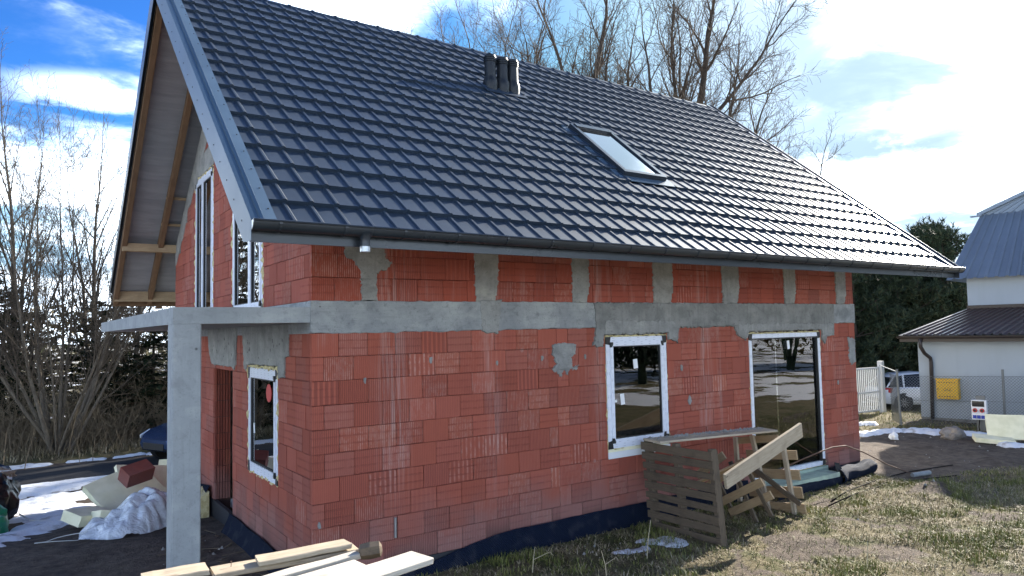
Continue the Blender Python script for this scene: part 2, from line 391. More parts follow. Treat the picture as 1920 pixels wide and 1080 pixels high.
# ------------------------------------------------------------------ geometry helpers
V3 = Vector
class MB:
    def __init__(s): s.v = []; s.f = []; s.uv = []; s.r = []
    def add(s, vs, fs, uvs=None, r=0.):
        o = len(s.v); s.v.extend(tuple(p) for p in vs)
        for k, f in enumerate(fs):
            s.f.append(tuple(i+o for i in f)); s.r.append(r)
            s.uv.append(uvs[k] if uvs else None)
        return s
    def box(s, x0, x1, y0, y1, z0, z1, r=0.):
        return s.add([(x, y, z) for z in (z0, z1) for y in (y0, y1) for x in (x0, x1)],
                     [(0, 2, 3, 1), (4, 5, 7, 6), (0, 1, 5, 4), (2, 6, 7, 3), (0, 4, 6, 2), (1, 3, 7, 5)], r=r)
    def fbox(s, o, ex, ey, ez, w, d, h, uvlong=True):      # box on a frame, with uv in metres along the longer side
        o, ex, ey, ez = V3(o), V3(ex), V3(ey), V3(ez)
        vs = [o+ex*(w*a)+ey*(d*b)+ez*(h*c) for c in (0, 1) for b in (0, 1) for a in (0, 1)]
        fs = [(0, 2, 3, 1), (4, 5, 7, 6), (0, 1, 5, 4), (2, 6, 7, 3), (0, 4, 6, 2), (1, 3, 7, 5)]
        uvs = []
        for f in fs:
            q = []
            for i in f:
                a, c = (i & 1)*w, (i >> 2)*h
                b = ((i >> 1) & 1)*d
                q.append((a+b, c+b*.3) if w >= h else (c+b*.3, a+b))
            uvs.append(q)
        return s.add(vs, fs, uvs)
    def bar(s, p0, p1, w, h, up=(0, 0, 1)):
        p0, p1 = V3(p0), V3(p1); d = (p1-p0).normalized(); up = V3(up)
        a = d.cross(up)
        if a.length < 1e-4: a = d.cross(V3((1, 0, 0)))
        a.normalize(); u = a.cross(d)
        vs = [p+a*(w/2*i)+u*(h/2*j) for p in (p0, p1) for i, j in ((-1, -1), (1, -1), (1, 1), (-1, 1))]
        return s.add(vs, [(3, 2, 1, 0), (4, 5, 6, 7), (0, 1, 5, 4), (1, 2, 6, 5), (2, 3, 7, 6), (3, 0, 4, 7)])
    def tube(s, pts, rad, n=8, cap=True):
        pts = [V3(p) for p in pts]; L = len(pts)
        rs = rad if hasattr(rad, '__len__') else [rad]*L
        vs, fs = [], []; a = None
        for i, p in enumerate(pts):
            d = (pts[min(i+1, L-1)]-pts[max(i-1, 0)]).normalized()
            if a is None: a = d.cross(V3((0, 0, 1)) if abs(d.z) < .9 else V3((1, 0, 0)))
            a = (a-d*a.dot(d)).normalized(); b = d.cross(a)
            for k in range(n):
                t = 2*math.pi*k/n; vs.append(p+a*(rs[i]*math.cos(t))+b*(rs[i]*math.sin(t)))
        for i in range(L-1):
            for k in range(n):
                k2 = (k+1) % n; fs.append((i*n+k, i*n+k2, i*n+n+k2, i*n+n+k))
        if cap: fs += [tuple(range(n-1, -1, -1)), tuple(range((L-1)*n, L*n))]
        return s.add(vs, fs)
    def lathe(s, c, prof, n=20, ax=None):                   # prof: (radius, height along axis)
        c = V3(c); z = V3(ax or (0, 0, 1)).normalized(); a = z.cross(V3((1, 0, 0)) if abs(z.x) < .9 else V3((0, 1, 0))).normalized(); b = z.cross(a)
        vs = [c+z*h+a*(r*math.cos(2*math.pi*k/n))+b*(r*math.sin(2*math.pi*k/n)) for r, h in prof for k in range(n)]
        fs = [(i*n+k, i*n+(k+1) % n, i*n+n+(k+1) % n, i*n+n+k) for i in range(len(prof)-1) for k in range(n)]
        fs += [tuple(range(n-1, -1, -1)), tuple(range((len(prof)-1)*n, len(prof)*n))]
        return s.add(vs, fs)
    def prism(s, poly, off):                                # planar 3d polygon extruded by off
        n = len(poly); off = V3(off); poly = [V3(p) for p in poly]
        return s.add(poly+[p+off for p in poly], [tuple(range(n-1, -1, -1)), tuple(range(n, 2*n))]+[(i, (i+1) % n, n+(i+1) % n, n+i) for i in range(n)])
    def mesh(s, name, m, base=(0, 0, 0), smooth=False, rattr=False):
        me = bpy.data.meshes.new(name); b = V3(base)
        v = np.array(s.v, dtype=float).reshape(-1, 3)-np.array(b)
        me.from_pydata(v.tolist(), [], s.f); me.materials.append(MAT[m])
        if any(u is not None for u in s.uv):
            l = me.uv_layers.new(name='UVMap'); arr = []
            for f, u in zip(s.f, s.uv): arr.extend(u if u else [(0, 0)]*len(f))
            l.data.foreach_set('uv', np.array(arr, dtype=float).ravel())
        if rattr:
            a = me.attributes.new('rnd', 'FLOAT', 'FACE'); a.data.foreach_set('value', s.r)
        if smooth: me.polygons.foreach_set('use_smooth', [True]*len(me.polygons))
        me.update(); return me
    def build(s, name, m, parent=None, base=(0, 0, 0), smooth=False, rattr=False, label=None, sharp=None):
        o = link(name, s.mesh(name, m, base, smooth, rattr), parent)
        if sharp: o.data.set_sharp_from_angle(angle=R(sharp))
        if label: o['label'] = label
        return o
def link(name, data, parent=None, loc=None, rot=None):
    o = bpy.data.objects.new(name, data); COL.objects.link(o); o.parent = parent
    if loc is not None: o.location = loc
    if rot is not None: o.rotation_euler = rot
    return o
def thing(name, label, cat, loc=(0, 0, 0), rz=0, group=None):
    o = link(name, None, None, loc, (0, 0, rz)); o.empty_display_size = .2
    return tag(o, label, cat, group)
def tag(o, label, cat, group=None, kind=None):
    o['label'] = label; o['category'] = cat
    if group: o['group'] = group
    if kind: o['kind'] = kind
    return o
def copy_tree(o, parent=None):
    c = o.copy(); COL.objects.link(c); c.parent = parent
    for ch in list(o.children): copy_tree(ch, c)
    return c
def board(name, p0, p1, w, t, m, parent=None, base=(0, 0, 0), up=(0, 0, 1), ch=.004, jag=0):
    """sawn board from p0 to p1 (centre line), w wide, t thick along up; its own axes follow the grain"""
    p0, p1 = V3(p0), V3(p1); L = (p1-p0).length; d = (p1-p0)/L; up = V3(up); z = (up-d*up.dot(d)).normalized(); y = z.cross(d)
    prof = [(-w/2, -t/2+ch), (-w/2+ch, -t/2), (w/2-ch, -t/2), (w/2, -t/2+ch), (w/2, t/2-ch), (w/2-ch, t/2), (-w/2+ch, t/2), (-w/2, t/2-ch)]
    ns = 7 if jag else 2; b = MB(); vs = []; g = random.Random(int(L*1e4)+int(w*1e4))
    for i in range(ns):
        x = -L/2+L*i/(ns-1); sag = g.uniform(-jag, jag); dw = g.uniform(-jag, jag)
        for a, c in prof: vs.append((x+(g.uniform(-jag, jag)*1.2 if i in (0, ns-1) else 0), a+dw*(1 if a > 0 else -.6), c+sag*.5))
    fs = [tuple(range(7, -1, -1)), tuple(range((ns-1)*8, ns*8))]+[(i*8+k, i*8+(k+1) % 8, i*8+8+(k+1) % 8, i*8+8+k) for i in range(ns-1) for k in range(8)]
    b.add(vs, fs); o = b.build(name, m, parent)
    mw = Matrix((d, y, z)).transposed().to_4x4(); mw.translation = (p0+p1)/2-V3(base); o.matrix_local = mw
    return o
def ss(a, b, x):
    t = min(1, max(0, (x-a)/(b-a))); return t*t*(3-2*t)
def gz(x, y):            # lie of the land: level by the house, falling to the lane behind on the left
    return -.18-.06*ss(6, 16, x)-.5*ss(2, 11.5, y)*(1-ss(5, 14, x))-.95*ss(20.5, 26, x+.35*y)*ss(1., 5., y)*ss(14, 20, x)
def fbm(x, y, s, z=0., o=4): return noise.fractal(V3((x*s, y*s, z)), 1., 2., o)

# ------------------------------------------------------------------ ground, lane, snow
def axis(a, b, st, lo, hi):
    r = list(np.arange(a, b+1e-6, st)); s = st; p = b
    while p < hi: s *= 1.22; p += s; r.append(p)
    s = st; p = a; l = []
    while p > lo: s *= 1.22; p -= s; l.append(p)
    return l[::-1]+r
def rough_z(x, y):
    near = (1-ss(16, 24, abs(x-5)))*(1-ss(14, 22, abs(y-3)))
    road = ss(11.3, 12.2, y)*(1-ss(14.3, 15.2, y))*(1-ss(5, 9, x))
    a = (.035*fbm(x, y, 1.3)+.022*fbm(x, y, 5.5, 3.))*near*(1-road)
    berm = .16*math.exp(-((y-15.6)/.8)**2)*(1-ss(4, 8, x))
    hx = max(-x-.05, x-10.2, -y-.1, 0); house = 1-ss(.0, .35, hx) if y < 8 else 0
    mound = .16*math.exp(-((x-9.6)**2+(y+1.5)**2*2)/.16)
    return a*(1-house)+berm+mound-.02*road
def mud(x, y): return ss(.06, .34, fbm(x, y, .8, 11.)+.35*fbm(x, y, 3., 4.))*ss(2.5, 4.5, x)
def ground():
    xs = axis(-6, 19, .14, -400, 500); ys = axis(-6, 16, .14, -400, 500)
    nx, ny = len(xs), len(ys); vs = []; turf = []; snowy = []
    for y in ys:
        for x in xs:
            vs.append((x, y, gz(x, y)+rough_z(x, y)))
            g = 1.
            if x < .4 and y > -2.2 and y < 14.6: g = ss(-1.4, -2.6, y)*.9
            if x > 10 and y > -2.2: g = min(g, max(ss(2.3, 3.2, y), ss(-.9, -1.9, y+(x-11.5)*.12)*1., ss(1.9, .4, abs(x-17.2))*.8))
            if y > 15.: g = .85
            turf.append(g*(1-.75*mud(x, y)) if -6 < y < 3 and 0 < x < 19 else g)
            d = math.hypot(x-5, y-3)
            snowy.append(ss(14, 20, d)*(.5 if y > -5 else ss(-4, -9, y)*.62))
    fs = [(j*nx+i, j*nx+i+1, (j+1)*nx+i+1, (j+1)*nx+i) for j in range(ny-1) for i in range(nx-1)]
    me = bpy.data.meshes.new('ground'); me.from_pydata(vs, [], fs); me.materials.append(MAT['ground'])
    for nm, arr in (('turf', turf), ('snowy', snowy)):
        a = me.attributes.new(nm, 'FLOAT', 'POINT'); a.data.foreach_set('value', arr)
    me.polygons.foreach_set('use_smooth', [True]*len(me.polygons))
    o = link('ground', me); o['kind'] = 'structure'; o['label'] = 'rough trodden building plot of bare soil and winter turf'
ground()
def lane():
    b = MB(); xs = np.linspace(-60, 40, 140); vs = []
    for x in xs:
        w = .06*fbm(x, 0, .7)
        for y, dz in ((12.02+w, .012), (12.5, .03), (13.2, .04), (13.9, .03), (14.25+w*.6, .012)):
            vs.append((x, y, gz(x, y)-.008+dz))
    b.add(vs, [(i*5+k, i*5+5+k, i*5+6+k, i*5+k+1) for i in range(len(xs)-1) for k in range(4)])
    o = b.build('road', 'asphalt', smooth=True); o['kind'] = 'structure'; o['label'] = 'narrow dark asphalt lane behind the snow'
lane()
def snow(fn, x0, x1, y0, y1, st, th):
    b = MB(); nx, ny = int((x1-x0)/st)+1, int((y1-y0)/st)+1
    val = {}; vs = []
    for j in range(ny):
        for i in range(nx):
            x, y = x0+i*st, y0+j*st; m = fn(x, y)+.62*fbm(x, y, 1.3, 5.)+.45*fbm(x*.6, y, 4., 8.)
            val[i, j] = m; vs.append((x, y, gz(x, y)+rough_z(x, y)-.012+th*ss(-.03, .35, m)))
    fs = [(j*nx+i, j*nx+i+1, (j+1)*nx+i+1, (j+1)*nx+i) for j in range(ny-1) for i in range(nx-1)
          if max(val[i, j], val[i+1, j], val[i, j+1], val[i+1, j+1]) > 0]
    return b.add(vs, fs)
def seg(x, y, pts, w):
    best = 9
    for (ax, ay), (bx, by) in zip(pts, pts[1:]):
        dx, dy = bx-ax, by-ay; t = min(1, max(0, ((x-ax)*dx+(y-ay)*dy)/(dx*dx+dy*dy)))
        best = min(best, math.hypot(x-ax-t*dx, y-ay-t*dy))
    return (w-best)/w
def snow_left(x, y):
    if y > 11.85: return -1
    edge = -2.05+(y-6.4)*.24                                   # bank of snow left of this line
    big = min((edge-x)*1.2+.35, (y-6.6)*.8, 1.) if y > 6 else -1
    low = seg(x, y, [(-3.6, 4.1), (-2.66, 5.2), (-2.0, 6.6), (-1.5, 8.0)], .42)
    rim = seg(x, y, [(-4, 11.4), (.6, 11.55)], .38)*.9
    bare = max(seg(x, y, [(-3.2, 9.9), (-1.0, 10.5), (0.2, 10.9)], .5), seg(x, y, [(-1.3, 8.6), (-.6, 9.6)], .5), seg(x, y, [(-2.9, 7.6), (-2.2, 8.0)], .3))
    return max(min(big, .9)-max(bare, 0)*1.5, low*.9, rim)-.06
snow_mb = snow(snow_left, -6, 1.6, 3.6, 11.9, .055, .06)
for pts, w in (([(-4.5, 14.62), (-1.95, 14.6)], .2), ([(-1.35, 14.62), (-.65, 14.6)], .12), ([(-.35, 14.6), (.25, 14.66)], .1), ([(.5, 14.6), (1.1, 14.6)], .1)):
    mb2 = snow(lambda x, y: seg(x, y, pts, w)-.1, pts[0][0]-.5, pts[1][0]+.5, 14.2, 15.1, .06, .05); snow_mb.add(mb2.v, mb2.f)
for pts, w in (([(14.5, 2.45), (15.4, 2.35)], .2), ([(15.6, 2.15), (16.0, 1.75), (16.35, 1.2), (16.3, .55)], .26), ([(15.3, -.35), (15.4, -1.0), (15.5, -2.2)], .2), ([(15.9, 3.5), (16.4, 3.2)], .1)):
    x0, x1, y0, y1 = min(q[0] for q in pts)-.5, max(q[0] for q in pts)+.5, min(q[1] for q in pts)-.5, max(q[1] for q in pts)+.5
    mb2 = snow(lambda x, y: seg(x, y, pts, w), x0, x1, y0, y1, .06, .09); snow_mb.add(mb2.v, mb2.f)
for pts, w in (([(3.45, -.75), (3.75, -.85)], .09), ([(3.95, -.62), (4.3, -.95)], .16)):
    mb2 = snow(lambda x, y: seg(x, y, pts, w)-.15, pts[0][0]-.3, pts[1][0]+.3, -1.3, -.4, .03, .03); snow_mb.add(mb2.v, mb2.f)
o = snow_mb.build('snow', 'snow', smooth=True); o['kind'] = 'stuff'; o['label'] = 'melting patches of old snow on the plot'
# ------------------------------------------------------------------ the unfinished house
house = thing('brick_house', 'unplastered red clay block house under a dark tiled metal roof', 'house')
M_ = .83; NL = math.hypot(1, M_); SL = V3((0, 1, M_))/NL; NRM = V3((0, -M_, 1))/NL
EAVE = V3((0, -1.48, 3.378)); RY, RZ = 3.6, 7.57; MB2 = -.724
def roof_z(y): return 3.42+M_*(y+1.43) if y < RY else RZ+MB2*(y-RY)
GL, WR, WB = 10.11, .25, 7.93
def spans(z0, z1, holes):
    out = []; z = z0
    for a, b in sorted(holes):
        if a > z: out.append((z, a))
        z = max(z, b)
    if z1 > z: out.append((z, z1))
    return out
F_HOLES = [(4.03, 5.21, .74, 2.38), (7.06, 9.02, .0, 2.36)]
G_HOLES = [(3.33, 4.53, -.3, 2.04), (1.18, 2.5, .74, 2.09), (4.6, 6.02, 2.837, 5.2), (1.8, 3.37, 2.837, 5.2)]
b = MB()
bx = sorted({.055, GL, *[h[0] for h in F_HOLES], *[h[1] for h in F_HOLES]})
for a, c in zip(bx, bx[1:]):
    for z0, z1 in spans(-.4, 4.4, [h[2:] for h in F_HOLES if h[0] < c-1e-6 and h[1] > a+1e-6]): b.box(a, c, .055, WR, z0, z1)
wallF = b.build('wall', 'joint', house, label='long front wall with a wide terrace door')
b = MB(); by = sorted({WR+.002, WB, RY, *[h[0] for h in G_HOLES], *[h[1] for h in G_HOLES]})
for a, c in zip(by, by[1:]):
    for z0, z1 in spans(-.5, 99, [h[2:] for h in G_HOLES if h[0] < c-1e-6 and h[1] > a+1e-6]):
        if z1 > 50: b.prism([(.055, a, z0), (.055, c, z0), (.055, c, roof_z(c)-.2), (.055, a, roof_z(a)-.2)], (WR-.055, 0, 0))
        else: b.box(.055, WR, a, c, z0, z1)
wallG = b.build('wall', 'joint', house, label='gable wall with the entrance opening')
b = MB()
b.prism([(GL-.25, WR+.002, -.4), (GL-.25, 4.6, -.4), (GL-.25, 4.6, roof_z(4.6)-.2), (GL-.25, RY, RZ-.2), (GL-.25, WR+.002, roof_z(.25)-.2)], (.25, 0, 0))
b.prism([(GL-.25, 4.6, 2.2), (GL-.25, 6.3, 2.2), (GL-.25, 6.3, roof_z(6.3)-.2), (GL-.25, 4.6, roof_z(4.6)-.2)], (.25, 0, 0))
b.prism([(GL-.25, 6.3, -.5), (GL-.25, WB, -.5), (GL-.25, WB, roof_z(WB)-.2), (GL-.25, 6.3, roof_z(6.3)-.2)], (.25, 0, 0))
b.box(WR, GL-.25, WB-.25, WB, -.6, 4.2)
b.build('wall', 'interior', house, label='rear walls seen through the windows')
b = MB(); b.box(.251, GL-.251, .251, WB-.251, -.15, -.02); b.box(.251, GL-.251, .251, WB-.251, 2.6, 2.83)
b.build('floor_slab', 'interior', house)
b = MB(); b.box(6.2, 6.32, .3, 3.0, -.02, 2.6); b.box(.3, 3.2, 3.0, 3.12, -.02, 2.6); b.box(3.4, 3.52, 4.6, 7.6, -.02, 2.6)
b.build('partition_wall', 'interior', house)

# -- clay blocks
def block_mesh(w, h, d=.06, c=.003):
    m = MB(); g = .0024
    x0, x1, z0, z1 = g, w-g, .001, h-.0025
    vs = [(x0+c, 0, z0+c), (x1-c, 0, z0+c), (x1-c, 0, z1-c), (x0+c, 0, z1-c), (x0, c, z0), (x1, c, z0), (x1, c, z1), (x0, c, z1), (x0, d, z0), (x1, d, z0), (x1, d, z1), (x0, d, z1)]
    fs = [(0, 1, 2, 3)]+[(4+i, 4+(i+1) % 4, (i+1) % 4, i) for i in range(4)]+[(8+i, 8+(i+1) % 4, 4+(i+1) % 4, 4+i) for i in range(4)]
    uvs = [[(vs[i][0]+vs[i][1], vs[i][2]) for i in f] for f in fs]
    return m.add(vs, fs, uvs)
W = .326; rb = random.Random(3)
def cut(a, c, holes):
    out = [(a, c)]
    for h0, h1 in holes:
        nxt = []
        for p, q in out:
            if h1 <= p or h0 >= q: nxt.append((p, q)); continue
            if p < h0: nxt.append((p, h0))
            if q > h1: nxt.append((h1, q))
        out = nxt
    return [(p, q) for p, q in out if q-p > .03]
def row(u0, u1, off, holes):
    e = [u0]; u = u0+off
    while u < u1-.05: e.append(u); u += W
    e.append(u1); out = []
    for a, c in zip(e, e[1:]): out += cut(a, c, holes)
    return out
blocks = []      # (face, u0, u1, z, h, mat)
for k in range(13):
    z = .25*k if k < 10 else 2.837+.25*(k-10)
    o0, o1 = ((.293, .13), (.13, .293))[(k+1) % 2]
    hs = [(h[0], h[1]) for h in F_HOLES if h[2] < z+.2 and h[3] > z+.06]
    if k < 10:
        r = row(0, 3.2, o0, []) + row(3.2, GL, (.36, .19)[k % 2], hs)
    else: r = row(0, GL, .29 if k % 2 else .25, [])
    for a, c in r: blocks.append(('F', a, c, z, .25, 'clay' if k < 10 else 'clay_red'))
for k in range(10):
    z = .25*k; hs = [(h[0], h[1]) for h in G_HOLES if h[2] < z+.2 and h[3] > z+.06]
    for a, c in row(.062, WB, (.13, .24)[k % 2], hs): blocks.append(('G', a, c, z, .25, 'clay'))
for k in range(20):
    z = 2.837+.25*k; hs = [(h[0], h[1]) for h in G_HOLES if h[2] < z+.2 and h[3] > z+.06]
    for a, c in row(.062, WB, (.19, .06)[k % 2]+.1, hs):
        if min(roof_z(a), roof_z(c)) > z+.55: blocks.append(('G', a, c, z, .25, 'clay'))
def seen(bk):
    f, a, c, z, h, _ = bk; q = V3(((a+c)/2, 0, z)) if f == 'F' else V3((0, (a+c)/2, z)); d = q-CAM
    nd = abs(d.y if f == 'F' else d.x)/d.length
    hid = .3 if (f == 'F' and z > 3.3) or (f == 'G' and z > 2.9 and a < 1.7 and z > 3.7) else 1
    return (c-a)*nd/d.length**2*hid
blocks.sort(key=seen, reverse=True)
cache = {}; joined = {'F': MB(), 'G': MB()}
for i, (f, a, c, z, h, mt) in enumerate(blocks):
    w = round(c-a, 3); j = rb.uniform(-.0035, .003)
    tw = rb.uniform(-.004, .004)
    loc, rot = (V3((a, j, z+rb.uniform(-.0012, .0012))), (0, 0, tw)) if f == 'F' else (V3((j, c, z)), (0, 0, -math.pi/2+tw))
    if i < 300:
        key = (w, mt)
        if key not in cache: cache[key] = block_mesh(w, h).mesh('block', mt)
        link('block', cache[key], wallF if f == 'F' else wallG, loc, rot)
    else:
        m = block_mesh(w, h); T = Matrix.Translation(loc) @ Euler(rot).to_matrix().to_4x4()
        n0 = len(joined[f].f); joined[f].add([T @ V3(p) for p in m.v], m.f, m.uv, r=rb.random())
for f, wl in (('F', wallF), ('G', wallG)):
    if joined[f].f:
        o = joined[f].build('block', 'clay_joined', wl, rattr=True); o['kind'] = 'stuff'; o['label'] = 'smaller far clay blocks'

# hollow block ends on the entrance jamb
b = MB()
for k in range(8):
    z = .25*k
    for i in range(6):
        x = .012+i*.04; b.box(x, x+.027, 4.532-.03-rb.uniform(0, .012), 4.531, z+.004, z+.244, r=rb.random())
o = b.build('jamb_block', 'clay_joined', house, rattr=True)

# -- ring beam and mortar
def jag(poly, st=.05, amp=.015, seed=1, keep=()):
    g = random.Random(seed); out = []
    n = len(poly)
    for i in range(n):
        (ax, az), (bx_, bz) = poly[i], poly[(i+1) % n]; L = math.hypot(bx_-ax, bz-az); m = max(1, int(L/st))
        if i in keep: m = 1
        for k in range(m):
            t = k/m; a = 0 if (k == 0 and i in keep) else amp
            out.append((ax+(bx_-ax)*t+g.gauss(0, a*.6), az+(bz-az)*t+g.gauss(0, a*.6)))
    return out
from mathutils.geometry import tessellate_polygon
def patch(name, poly, face, d0, d1, m, parent=house, label=None, feather=.010, **k):
    if k.get('st', 1) <= .1: k['st'] *= .55
    p = jag(poly, **k); to = (lambda u, z, d: (u, d, z)) if face == 'F' else (lambda u, z, d: (d, u, z))
    n = len(p); tri = tessellate_polygon([[V3((u, z, 0)) for u, z in p]])
    fp = []; sg = 1 if sum(p[i][0]*p[(i+1) % n][1]-p[(i+1) % n][0]*p[i][1] for i in range(n)) > 0 else -1
    for i in range(n):
        (ax, az), (cx, cz) = p[i-1], p[(i+1) % n]; l = max(math.hypot(cx-ax, cz-az), 1e-5); fp.append((p[i][0]-sg*(cz-az)/l*feather, p[i][1]+sg*(cx-ax)/l*feather))
    front = [to(u, z, d0) for u, z in fp]; back = [to(u, z, d1) for u, z in p]
    b = MB(); b.add(front+back, [tuple(t) for t in tri]+[(i, (i+1) % n, n+(i+1) % n, n+i) for i in range(n)])
    return b.build(name, m, parent, label=label)
b = MB(); g = random.Random(2); vs = []; xs = np.linspace(-.012, GL+.008, 170)
for x in xs:
    zb, zt = 2.497+g.gauss(0, .005)+.007*fbm(x, 0, 3.), 2.84+g.gauss(0, .003); d = -.014-.004*fbm(x, 5., 1.2)
    vs += [(x, .06, zb), (x, d+.006, zb), (x, d, zb+.012), (x, d-.002, 2.67), (x, d, zt-.008), (x, d+.006, zt), (x, .06, zt)]
b.add(vs, [(i*7+k, i*7+7+k, i*7+8+k, i*7+k+1) for i in range(len(xs)-1) for k in range(6)]+[tuple(range(6, -1, -1)), tuple(range(len(vs)-7, len(vs)))]); b.build('ring_beam', 'concrete', house)
b = MB(); b.box(-.010, .06, .062, WB, 2.497, 2.835); b.build('ring_beam', 'concrete', house)
patch('mortar_patch', [(3.83, 2.845), (3.86, 2.50), (3.80, 2.26), (3.98, 2.23), (4.0, 2.4), (5.24, 2.405), (5.28, 2.3), (5.43, 2.26), (5.47, 2.47), (6.72, 2.47), (6.78, 2.34), (6.98, 2.25), (7.05, 2.385), (9.03, 2.385), (9.06, 2.2), (9.14, 2.13), (9.2, 2.26), (9.42, 2.28), (9.45, 2.52), (9.45, 2.845)], 'F', -.024, .02, 'concrete_dark', st=.06, amp=.012, seed=5)
patch('mortar_patch', [(4.0, 2.36), (4.02, 2.60), (5.35, 2.58), (5.44, 2.48), (5.40, 2.30), (5.24, 2.31), (5.22, 2.40), (4.03, 2.40)], 'F', -.03, .0, 'mortar', st=.06, amp=.015, seed=8)
patch('mortar_patch', [(6.76, 2.36), (6.8, 2.52), (9.38, 2.50), (9.36, 2.28), (9.06, 2.27), (9.04, 2.39), (7.05, 2.39), (7.0, 2.28)], 'F', -.03, .0, 'mortar', st=.06, amp=.015, seed=9)
patch('mortar_patch', [(3.13, 2.30), (3.30, 2.32), (3.52, 2.30), (3.50, 2.16), (3.44, 2.12), (3.45, 2.0), (3.56, 2.02), (3.52, 1.95), (3.40, 1.97), (3.37, 1.88), (3.31, 1.96), (3.26, 1.87), (3.19, 1.93), (3.10, 1.98), (3.18, 2.05), (3.12, 2.18)], 'F', -.012, .01, 'mortar', st=.03, amp=.012, seed=11)
patch('mortar_patch', [(9.86, 2.25), (10.1, 2.2), (10.105, 1.78), (9.95, 1.72), (9.86, 1.9), (9.9, 2.05)], 'F', -.010, .01, 'mortar', st=.04, amp=.015, seed=12)
patch('mortar_patch', [(.33, 3.6), (.37, 3.31), (.46, 3.27), (.54, 3.15), (.545, 2.83), (.735, 2.83), (.735, 3.15), (.86, 3.18), (.93, 3.26), (.84, 3.31), (.80, 3.6)], 'F', -.016, .01, 'mortar_pale', st=.03, amp=.013, seed=13)
for i, (a, c) in enumerate(((1.97, 2.33), (3.46, 3.78), (4.95, 5.38), (6.45, 6.88), (8.02, 8.36), (9.54, 9.88))):
    patch('mortar_patch', [(a, 3.7), (a+.02, 2.83), (c-.06, 2.83), (c, 3.05), (c, 3.7)], 'F', -.012-.001*i, .01, 'mortar' if i % 2 else 'mortar_pale', st=.04, amp=.014, seed=20+i)
for i, (u, z, s) in enumerate(((.58, 1.98, .05), (1.38, 2.17, .05), (2.28, 2.1, .045), (2.96, 2.13, .05), (3.67, 2.12, .05), (5.5, 1.89, .06), (5.65, 1.41, .09), (.07, .54, .05), (9.5, 1.45, .06))):
    patch('mortar_patch', [(u+s*.45*math.cos(t), z+s*.8*math.sin(t)) for t in np.linspace(0, 6.28, 9)[:-1]], 'F', -.0095, .01, 'mortar', st=.03, amp=.007, seed=40+i, feather=.004)
b = MB(); b.tube([(.914, -.012, .27), (.914, -.014, .485)], .016, 8); b.build('conduit', 'zinc', house)
for poly, sd_ in (([(4.96, 2.62), (4.84, 2.25), (4.66, 2.08), (4.53, 2.05), (3.33, 2.05), (3.22, 2.0), (3.12, 2.10), (3.08, 2.42), (3.0, 2.62)], 50), ([(2.78, 2.62), (2.74, 2.42), (2.68, 2.05), (2.55, 2.02), (2.52, 2.12), (1.16, 2.12), (1.14, 1.98), (.89, 2.01), (.88, 2.23), (.75, 2.24), (.74, 2.62)], 51)):
    patch('mortar_patch', poly, 'G', -.014, .02, 'mortar', st=.05, amp=.012, seed=sd_)
patch('mortar_patch', [(2.04, 2.86), (2.06, 2.47), (2.3, 2.46), (2.36, 2.86)], 'F', -.022, .0, 'mortar', st=.05, amp=.012, seed=70)
# dark slots left by form ties in the gable mortar
b = MB()
for i in range(26):
    y, z = rb.choice(((rb.uniform(3.2, 4.7), rb.uniform(2.12, 2.45)), (rb.uniform(.95, 2.6), rb.uniform(2.16, 2.46)))); h = rb.uniform(.01, .05)
    b.box(-.0165, -.013, y, y+rb.uniform(.006, .014), z, z+h)
o = b.build('tie_hole', 'black', house); o['kind'] = 'stuff'
# sloping mortar along the gable verge
b = MB()
for y0, y1, m in ((RY-.0, 7.93, MB2), ):
    pts = []
    for y in np.arange(RY, 7.94, .09):
        pts.append((y, roof_z(y)-.20, roof_z(y)-.62-.12*fbm(y, 0, 2.3)-(.18 if 5.0 < y < 6.1 else 0)))
    poly = [(y, a) for y, a, _ in pts]+[(y, c) for y, _, c in reversed(pts)]
patch('mortar_patch', poly, 'G', -.009, .03, 'mortar_pale', st=.2, amp=.004, seed=60)
poly = [(.062, roof_z(0)-.7), (RY, RZ-.62), (RY, RZ-.2), (.062, roof_z(0)-.2)]
patch('mortar_patch', poly, 'G', -.009, .03, 'mortar_pale', st=.08, amp=.02, seed=61)
patch('mortar_patch', [(4.55, 5.2), (6.1, 5.2), (6.2, 5.02), (6.35, 5.3), (6.0, 5.5), (4.5, 5.62)], 'G', -.012, .02, 'mortar_pale', st=.06, amp=.012, seed=62)
# foundation edge
b = MB(); b.box(-.0, GL, -.004, .05, -.55, -.002); b.box(-.004, .05, .05, WB, -.75, -.002); b.build('foundation', 'bitumen', house)

# -- balcony slab and pillar
b = MB(); b.prism([(-1.31, .0, 2.612), (-.011, .0, 2.612), (-.011, 7.2, 2.612), (-1.31, 7.2, 2.612)], (0, 0, .158))
b.build('balcony_slab', 'concrete_smooth', house)
b = MB(); c = .012
b.prism([(-1.312+c, -.003, -.4), (-1.06-c, -.003, -.4), (-1.06, -.003+c, -.4), (-1.06, .25, -.4), (-1.312, .25, -.4), (-1.312, -.003+c, -.4)], (0, 0, 3.01))
b.build('pillar', 'concrete_smooth', house)

